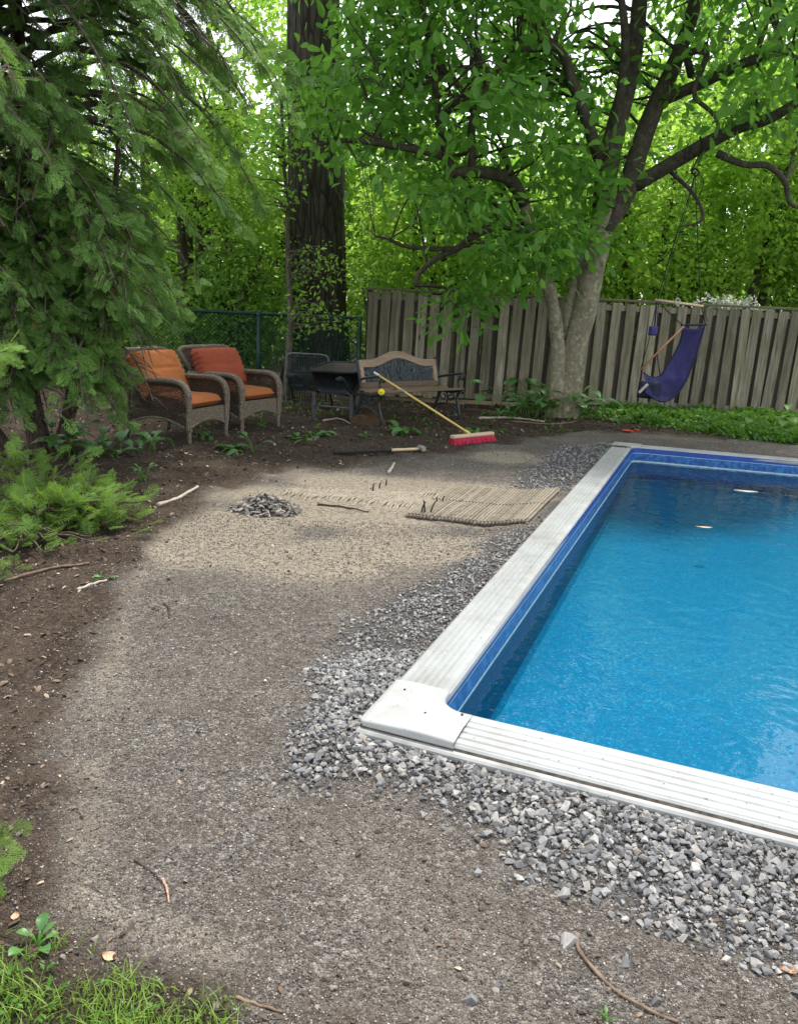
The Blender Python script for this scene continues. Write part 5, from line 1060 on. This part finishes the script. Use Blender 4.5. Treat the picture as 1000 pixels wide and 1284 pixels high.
SPR = [spray(8, 3, i, .66 + .08 * i) for i in range(4)]; SPRO = [spray(7, 3, 40 + i, .62 + .07 * i, .95, .60, .55) for i in range(3)]; SPRN = [spray(8, 4, 20 + i, .60, .62, .55, .50) for i in range(3)]
def put_sprays(mb, pos, d, nr, s, rn, protos, q):
    k = q.integers(0, len(protos), len(pos))
    for j in range(len(protos)):
        m = k == j
        if m.any(): inst(mb, protos[j][0], protos[j][1], frames(d[m], nr[m]), pos[m], s[m], rn[m])
def cedar(name, label, x, y, trunks, boughs, seed, size=(.09, .21), mat='cedar_leaf', dead=.03, protos=SPR[:2] + SPRO, step=.0165, droop=.38, thr=.375):
    """boughs: list of (start point, azimuth, length, rise, sag)"""
    q = np.random.default_rng(seed); t = thing(name, label, 'tree', (x, y, 0)); b = MB()
    for tp, rr_ in trunks: b.add(*tube(spline(tp, 22), np.linspace(rr_, rr_ * .35, 22), 10))
    o = b.build('trunk', 'cedar_bark', None, True); o.parent = t; o.location = (-x, -y, 0)
    br_, lv, dd_ = MB(), MB(), MB(); allp = [[], [], [], [], []]
    for s, az, L, rise, sag in boughs:
        h = np.array([cos(az), sin(az), 0]); side = np.array([-h[1], h[0], 0]); u = np.linspace(0, 1, 12); wob = q.normal() * .3
        pts = np.array(s) + np.outer(u * L, h) + np.outer(np.sin(u * 3) * wob * L * .4, side) + np.outer(rise * L * u * (1.25 - u) - sag * L * u ** 2.6, (0, 0, 1.)); br_.add(*tube(pts, np.linspace(.012 + .011 * L, .004, 12), 6, False)); tg = unit(np.gradient(pts, axis=0))
        m = int(L / step); uu = q.uniform(.16, 1.0, m) ** .8; ii = uu * 11; i0 = np.minimum(ii.astype(int), 10); f_ = (ii - i0)[:, None]; pb = pts[i0] * (1 - f_) + pts[i0 + 1] * f_; tb = tg[i0]; sg = q.choice([-1, 1], m)[:, None]; l2 = q.uniform(.02, .34, m)[:, None] * (1.15 - uu[:, None])
        dirs = unit(tb * q.uniform(.4, 1.0, (m, 1)) + side * sg * q.uniform(.2, 1.0, (m, 1)) + np.array([0, 0, -1.]) * q.uniform(.1, 1.1, (m, 1)) * droop + q.normal(size=(m, 3)) * .38)
        pos = pb + side * sg * l2 + (0, 0, -1) * l2 * .35
        nrm = unit(np.array([0, 0, 1.]) + q.normal(size=(m, 3)) * .75 + side * sg * .3); crn = q.uniform(0, 1)
        for L_, v_ in zip(allp, (pos, dirs, nrm, size[0] + (size[1] - size[0]) * q.uniform(0, 1, m) * (1.25 - .5 * uu), np.clip(crn * .45 + q.uniform(0, .55, m) * (.6 + .6 * uu), 0, 1))): L_.append(v_)
        for k in range(0, m, 5): br_.add(*tube([pb[k], pos[k], pos[k] + dirs[k] * .15], [.005, .0035, .002], 4, False))
    A = [np.concatenate(v_) for v_ in allp]; keep = (n3(A[0], 2.1, seed) > thr) & ~((A[0][:, 0] > -2.52) & (A[0][:, 2] < 1.2)); A = [v_[keep] for v_ in A]; dm = q.uniform(0, 1, len(A[0])) < dead
    put_sprays(lv, *[v_[~dm] for v_ in A], protos, q); o = br_.build('bough', 'twig_grey', None, True); o.parent = t; o.location = (-x, -y, 0); o = lv.build('foliage', mat); o.parent = t; o.location = (-x, -y, 0)
    if dm.any(): put_sprays(dd_, A[0][dm], A[1][dm], A[2][dm], A[3][dm] * .6, A[4][dm], protos, q); o = dd_.build('dead_foliage', 'dead_spray'); o.parent = t; o.location = (-x, -y, 0)
    return t
q = np.random.default_rng(401); cx_, cy_ = -3.45, 7.5; bg_ = []
for i in range(290):
    h = .75 + 6.0 * (i / 290) ** 1.25; az = q.uniform(-2.4, 1.0) if q.uniform() < .85 else q.uniform(0, 2 * pi); mx_ = np.interp(h, [.75, 1.3, 2.5, 3.5, 4.5, 6.5], [1.05, 1.3, 1.7, 2.2, 2.5, 2.0]); L = mx_ * q.uniform(.6, 1.05); az = az if h > 1.7 else q.uniform(-2.4, -.1)
    bg_.append(((cx_ + q.normal() * .12, cy_ + q.normal() * .12, h), az, L, q.uniform(.1, .5), q.uniform(.2, .6)))
for i in range(46):
    h = q.uniform(.9, 2.3); bg_.append(((cx_ + q.uniform(-.3, .75), cy_ - q.uniform(0, .5), h), q.uniform(-2.6, -.5), q.uniform(.6, 1.15), q.uniform(0, .2), q.uniform(.35, .8)))
trk = [([(cx_ + .1, cy_ - .1, -.1), (cx_ - .05, cy_, .9), (cx_ + .05, cy_ + .05, 3), (cx_, cy_, 7)], .11), ([(cx_ + .25, cy_ - .15, -.1), (cx_ + .5, cy_ - .2, .6), (cx_ + .75, cy_ - .1, 1.5), (cx_ + .9, cy_, 2.8)], .055), ([(cx_ - .1, cy_ - .2, -.1), (cx_ - .5, cy_ - .4, .8), (cx_ - .8, cy_ - .5, 2.2)], .06), ([(cx_ + .2, cy_, -.1), (cx_ + .3, cy_ + .2, .8), (cx_ + .15, cy_ + .4, 2.5)], .07), ([(cx_ + .35, cy_ - .3, -.05), (cx_ + .0, cy_ - .5, .6), (cx_ - .35, cy_ - .7, 1.25)], .022)]
cedar('cedar_tree', 'large dark weeping cedar overhanging the orange cushioned armchair', cx_, cy_, trk, bg_, 402)
# nearer cedar whose trunk stands out of view on the left
q = np.random.default_rng(411); cx_, cy_ = -4.3, 5.2; bg_ = []
for i in range(64):
    h = 1.2 + 4.2 * (i / 64); L = np.interp(h, [1.2, 2, 3, 4, 5.4], [1.3, 1.6, 1.95, 2.3, 2.0]) * q.uniform(.7, 1.06); bg_.append(((cx_, cy_, h), q.uniform(-.75, .8), L, q.uniform(.05, .3), q.uniform(.3, .65)))
trk = [([(cx_, cy_, -.1), (cx_ + .05, cy_, 2), (cx_ - .05, cy_, 6.2)], .10)]
cedar('cedar_tree', 'nearer cedar with brighter sprays hanging in from the left frame edge', cx_, cy_, trk, bg_, 412, (.07, .15), 'cedar_leaf', .02)
# low fresh cedar growth on the bed
def low_cedar(name, label, pts, n, seed, size, mat='cedar_tip', protos=SPRN, spread=.22, hgt=.22, lean=(1, -.2)):
    q = np.random.default_rng(seed); P0 = np.array([G(x_, y_) for x_, y_ in pts]); base = P0.mean(0); t = thing(name, label, 'shrub', tuple(base)); S = spline(np.vstack([P0, P0[-1:]]) if len(P0) == 2 else P0, 20); b = MB(); pos, dr = [], []
    for i in range(n):
        k = q.integers(0, 20); s = S[k] + q.normal(size=3) * spread * np.array([1, 1, 0]); a = q.uniform(-.5, 2 * pi - .5); d = unit(np.array([cos(a) + lean[0] * .8, sin(a) + lean[1] * .8, q.uniform(.15, 1.0)])); p = s + (0, 0, q.uniform(.02, hgt)); pos.append(p); dr.append(d)
        if i % 2 == 0: b.add(*tube(spline([S[k] * (1, 1, 0), (S[k] + p) / 2 + (0, 0, .06), p, p + d * .08], 8), [.007, .0065, .006, .005, .0045, .004, .003, .002], 5, False))
    pos, dr = np.array(pos), np.array(dr); o = b.build('stem', 'twig_grey', None, True); o.parent = t; o.location = -base
    b = MB(); put_sprays(b, pos, dr, unit(np.array([0, 0, 1.]) + q.normal(size=(n, 3)) * .5), q.uniform(*size, n), q.uniform(0, 1, n), protos, q); o = b.build('foliage', mat); o.parent = t; o.location = -base; return t
low_cedar('cedar_shrub', 'bright green feathery cedar shoots sprawling over the dark bed', [(50, 668), (85, 662), (118, 656)], 330, 501, (.09, .19), spread=.17, hgt=.24)
low_cedar('cedar_shrub', 'sparse pale cedar shoots at the left edge above the bright ones', [(-20, 640), (30, 625), (60, 630)], 105, 502, (.09, .17), spread=.15, hgt=.36)
low_cedar('cedar_shrub', 'small creeping cedar tuft left of and below the bright shoots', [(0, 690), (40, 684)], 90, 503, (.06, .12), spread=.12, hgt=.10)
low_cedar('cedar_shrub', 'single small cedar tip at the left frame edge beside the branch', [(-10, 735), (3, 728)], 14, 504, (.06, .10), spread=.05, hgt=.10)
q = np.random.default_rng(513); t_ = thing('cedar_shrub', 'vivid yellow green cedar tip reaching in beside the lawn corner', 'shrub', tuple(G(-90, 1180))); pb = np.array(t_.location); S = np.array([G(-90, 1180), P(-50, 1140, 1.76), P(-14, 1090, 1.74), P(6, 1030, 1.73)]) - pb
b = MB(); SS = spline(S, 24); b.add(*tube(SS, np.linspace(.005, .0015, 24), 6)); n = 26; kk = q.integers(7, 24, n); pp = SS[kk] + q.normal(size=(n, 3)) * .006
for p_ in pp: b.add(*tube([SS[8], (SS[10] + p_) / 2, p_], [.002, .0015, .001], 4, False))
b.build('stem', 'twig_grey', t_, True); b = MB(); dd_ = unit(np.array([.8, -.15, .15]) + q.normal(size=(n, 3)) * np.array([.3, .25, .55])); put_sprays(b, pp, dd_, unit(np.array([-.1, -.75, .6]) + q.normal(size=(n, 3)) * .3), q.uniform(.05, .09, n), q.uniform(.5, 1, n), SPRN, q); b.build('foliage', 'cedar_tip', t_)
# one bright sunlit bough tip at mid left
q = np.random.default_rng(512); t_ = thing('cedar_bough', 'pale sunlit cedar bough tip poking in at mid left edge', 'bough', tuple(P(-40, 470, 4.6))); pb = np.array(t_.location); S = np.array([P(-60, 462, 4.7), P(-20, 447, 4.6), P(8, 440, 4.55)]) - pb
b = MB(); b.add(*tube(spline(S, 10), np.linspace(.009, .003, 10), 6)); b.build('stem', 'twig_grey', t_, True); b = MB(); n = 16; k = spline(S, 20)[q.integers(6, 20, n)]; put_sprays(b, k + q.normal(size=(n, 3)) * .012, unit(np.array([.9, -.1, -.15]) + q.normal(size=(n, 3)) * .35), unit(np.array([-.1, -.6, .7]) + q.normal(size=(n, 3)) * .3), q.uniform(.10, .17, n), q.uniform(.6, 1, n), SPRN, q); b.build('foliage', 'cedar_tip', t_)
# ------------------------------------------------------------------ small plants on the beds
def plant(label, px, py, nl, ln, wd, stem=.10, seed=0, mat='leaf_plant', spread=.0, elev=(.25, 1.1), name='broadleaf_plant', cat='plant', group=None, whorl=1):
    q = np.random.default_rng(seed); g_ = GP(px, py); t = thing(name, label, cat, tuple(g_), 0, group); sb, lb = MB(), MB(); a0 = q.uniform(0, 6)
    for i in range(nl):
        a = a0 + i * 2.4 + q.uniform(-.3, .3); el = q.uniform(*elev); L = ln * q.uniform(.65, 1.15); s = np.array([q.normal() * spread, q.normal() * spread * .8, -.01]); h = np.array([cos(a), sin(a), 0]); sl_ = stem * q.uniform(.5, 1.2)
        d0 = np.array([h[0] * .35, h[1] * .35, 1.0]); m = s + unit(d0) * sl_ * .6; e = m + (h * cos(el) + np.array([0, 0, sin(el)])) * sl_ * .5; lb.add(*tube(spline([s, m, e], 7), np.linspace(.006, .0035, 7), 5), .6, 1)
        side = np.array([-h[1], h[0], 0]); n = 9; V = []; tw = q.uniform(-.35, .35)
        for u in np.linspace(0, 1, n):
            e2 = el - 1.15 * u; p = e + h * L * (u * cos(el * .5)) + np.array([0, 0, L * (sin(el) * u - .55 * u * u)]); w_ = wd * q.uniform(.98, 1.02) * L * (sin(pi * min(1, u * .96 + .03)) ** .8) * .5
            for j in (-1, -.5, 0, .5, 1): V.append(p + (side + np.array([0, 0, tw])) * j * w_ + np.array([0, 0, .16 * w_ * abs(j) * 1.4 + .05 * w_ * sin(u * 14 + j * 2)]))
        lb.add(np.array(V), grid(n, 5), q.uniform(.15, 1))
    lb.build('foliage', [mat, 'leaf_cover'], t, True); return t
GH = 'broad leaved plants on the dark bed'
plant('wide leaved clump at the foot of the cedar stems', 88, 572, 12, .26, .55, .22, 601, spread=.12, group=GH)
plant('leaf clump directly left of the orange cushioned chair', 128, 566, 10, .22, .5, .14, 602, spread=.10, group=GH)
plant('low grey green leaf clump before the left chair side', 148, 572, 8, .15, .55, .08, 603, spread=.07, group=GH)
plant('big tilted leaves below the woven side of left chair', 192, 562, 9, .22, .45, .14, 604, spread=.14, group=GH)
plant('sprawling three leaf plant between the two armchairs', 284, 566, 7, .22, .4, .06, 605, spread=.05, elev=(.05, .6), group=GH)
plant('small bush of narrow leaves behind the left chair leg', 258, 551, 10, .13, .4, .08, 606, spread=.08, group=GH)
plant('lone upright seedling with two leaves before right chair', 317, 566, 3, .18, .45, .16, 607, elev=(.5, 1.1), group=GH)
plant('flat leafy patch right of the second armchair', 372, 553, 8, .16, .45, .06, 608, spread=.10, elev=(.1, .6), group=GH)
plant('leafy tuft below the wheelbarrow legs', 398, 546, 9, .16, .42, .07, 609, spread=.10, elev=(.1, .7), group=GH)
plant('tiny sprig of leaves left of the front bench leg', 458, 549, 6, .09, .5, .05, 610, spread=.06, group=GH)
plant('grey green rosette in front of the bench seat', 505, 545, 8, .21, .5, .08, 611, spread=.04, elev=(.2, .9), group=GH)
plant('single flat round leaf near the broom head', 540, 556, 2, .15, .7, .04, 612, elev=(.0, .2), group=GH)
plant('small plant just above the red broom head', 592, 545, 6, .15, .5, .06, 613, spread=.05, elev=(.2, .7), group=GH)
plant('low plant to the right of the broom head', 620, 545, 5, .13, .5, .05, 614, spread=.05, elev=(.2, .7), group=GH)
plant('dull green plant in shadow right of the bench', 632, 524, 8, .22, .45, .10, 615, spread=.08, group=GH)
plant('tiny weed left of the sandy path edge', 178, 606, 8, .10, .25, .10, 616, spread=.02, elev=(.7, 1.3), name='weed', cat='weed')
plant('small round leaved weed beside the bleached branch', 118, 612, 5, .10, .6, .03, 617, spread=.03, elev=(.1, .5), name='weed', cat='weed')
plant('little green weed on the dark bed above the pale stick', 128, 728, 4, .045, .6, .02, 618, spread=.02, name='weed', cat='weed')
plant('small two leaf weed at the left lawn tip', 46, 1182, 6, .05, .55, .035, 619, spread=.015, name='weed', cat='weed')
plant('yellow green weed blade sprouting from the gravel', 733, 1013, 3, .035, .3, .02, 620, elev=(.8, 1.3), name='weed', cat='weed')
plant('lone grass sprig beside the long brown root', 760, 1274, 3, .03, .3, .02, 621, elev=(.8, 1.3), name='weed', cat='weed')
GTF = 'leafy clumps around the tree foot'
plant('tall leafy clump left of the tree foot', 652, 516, 22, .26, .45, .42, 630, 'leaf_plant', .16, (.2, 1.0), group=GTF)
plant('dense clump of upright leaves hiding the tree foot', 700, 524, 30, .28, .42, .40, 631, 'leaf_plant', .20, (.2, 1.1), group=GTF)
plant('spreading clump to the right of the tree foot', 730, 526, 20, .22, .42, .24, 632, 'leaf_plant', .16, (.1, .9), group=GTF)
plant('leafy clump between the tall clump and the tree foot', 676, 524, 20, .24, .45, .30, 633, 'leaf_plant', .14, (.2, .9), group=GTF)
plant('coarse broad leaved clump at the far right of the bed', 968, 540, 26, .24, .5, .26, 634, 'leaf_cover', .28, (.2, .9), group=GTF)
# ground cover strip below the fence
q = np.random.default_rng(701); COV = poly_px([(648, 512), (740, 521), (790, 531), (850, 541), (905, 548), (960, 555), (1040, 562), (1120, 570), (1120, 525), (1000, 508), (760, 508), (650, 503)])
n = 16000; x = q.uniform(1.2, 8, n); y = q.uniform(9.0, 12.6, n); d = sdist(x, y, COV) + (fbm(x * 2.5, y * 2.5, 71) - .5) * .5; den = ss(.08, -.25, d) * ss(.34, .56, fbm(x * 1.8, y * 1.8, 73) + .10); k = den > q.uniform(0, 1, n); x, y, den = x[k], y[k], den[k]; n = len(x)
hh_ = (.03 + .12 * fbm(x * 2.2, y * 2.2, 75)) * den * q.uniform(.3, 1.2, n); cen = np.column_stack([x, y, ground_z(x, y) + hh_]); b = MB(); leaves(b, cen, .055, 6, .085, MED, .9, .1, 702, .6); tag(b.build('ground_cover', 'leaf_cover'), 'bright green low ground cover leaves along the fence foot', None, kind='stuff')
n = 900; x = q.uniform(-5, 6, n); y = q.uniform(9.3, 12.4, n); k = (zone_mulch(x, y) > .8) & (fbm(x * 1.5, y * 1.5, 81) > .52); x, y = x[k], y[k]; cen = np.column_stack([x, y, ground_z(x, y) + .02]); b = MB(); leaves(b, cen, .05, 3, .06, MED, .9, .0, 703, .4); tag(b.build('seedlings', 'leaf_cover'), 'scattered tiny green seedlings over the dark soil', None, kind='stuff')
# lawn corner
q = np.random.default_rng(801); n = 42000; x = q.uniform(-1.9, -.2, n); y = q.uniform(.9, 2.4, n); d = sdist(x, y, LAWN) + (fbm(x * 7, y * 7, 61) - .5) * .2; k = (ss(.05, -.12, d) * ss(.32, .6, fbm(x * 6, y * 6, 63) + .10) > q.uniform(0, 1, n)) & (y > .5); x, y = x[k], y[k]; n = len(x)
a = q.uniform(0, 2 * pi, n); bend = q.uniform(.2, 1.1, n); L = q.uniform(.018, .062, n); wv = q.uniform(.0011, .0030, n); h = np.column_stack([np.cos(a), np.sin(a), 0 * a]); sd_ = np.column_stack([-np.sin(a), np.cos(a), 0 * a]); base = np.column_stack([x, y, ground_z(x, y) - .002]); V = np.zeros((n, 8, 3))
for i, u in enumerate((0, .4, .75, 1.0)):
    p = base + h * (bend * L * u ** 1.7)[:, None] + np.array([0, 0, 1.]) * (L * (u - .35 * bend * u ** 2))[:, None]; w_ = (wv * (1 - u * .92))[:, None]; V[:, i * 2] = p - sd_ * w_; V[:, i * 2 + 1] = p + sd_ * w_
F = np.array([[0, 1, 3, 2], [2, 3, 5, 4], [4, 5, 7, 6]]); F = (F[None] + (np.arange(n) * 8)[:, None, None]).reshape(-1, 4); b = MB(); b.add(V.reshape(-1, 3), F, np.repeat(q.uniform(0, 1, n), 8)); tag(b.build('grass', 'grass'), 'bright green lawn grass filling the lower left corner', None, kind='stuff')
n = 260; x = q.uniform(-1.6, -.3, n); y = q.uniform(1.0, 2.0, n); k = sdist(x, y, LAWN) < .0; x, y = x[k], y[k]; cen = np.column_stack([x, y, ground_z(x, y) + .018]); b = MB(); leaves(b, cen, .012, 4, .02, MED, 1.2, .0, 803, .3); tag(b.build('clover', 'leaf_cover'), 'clover leaves mixed through the lawn corner grass', None, kind='stuff')
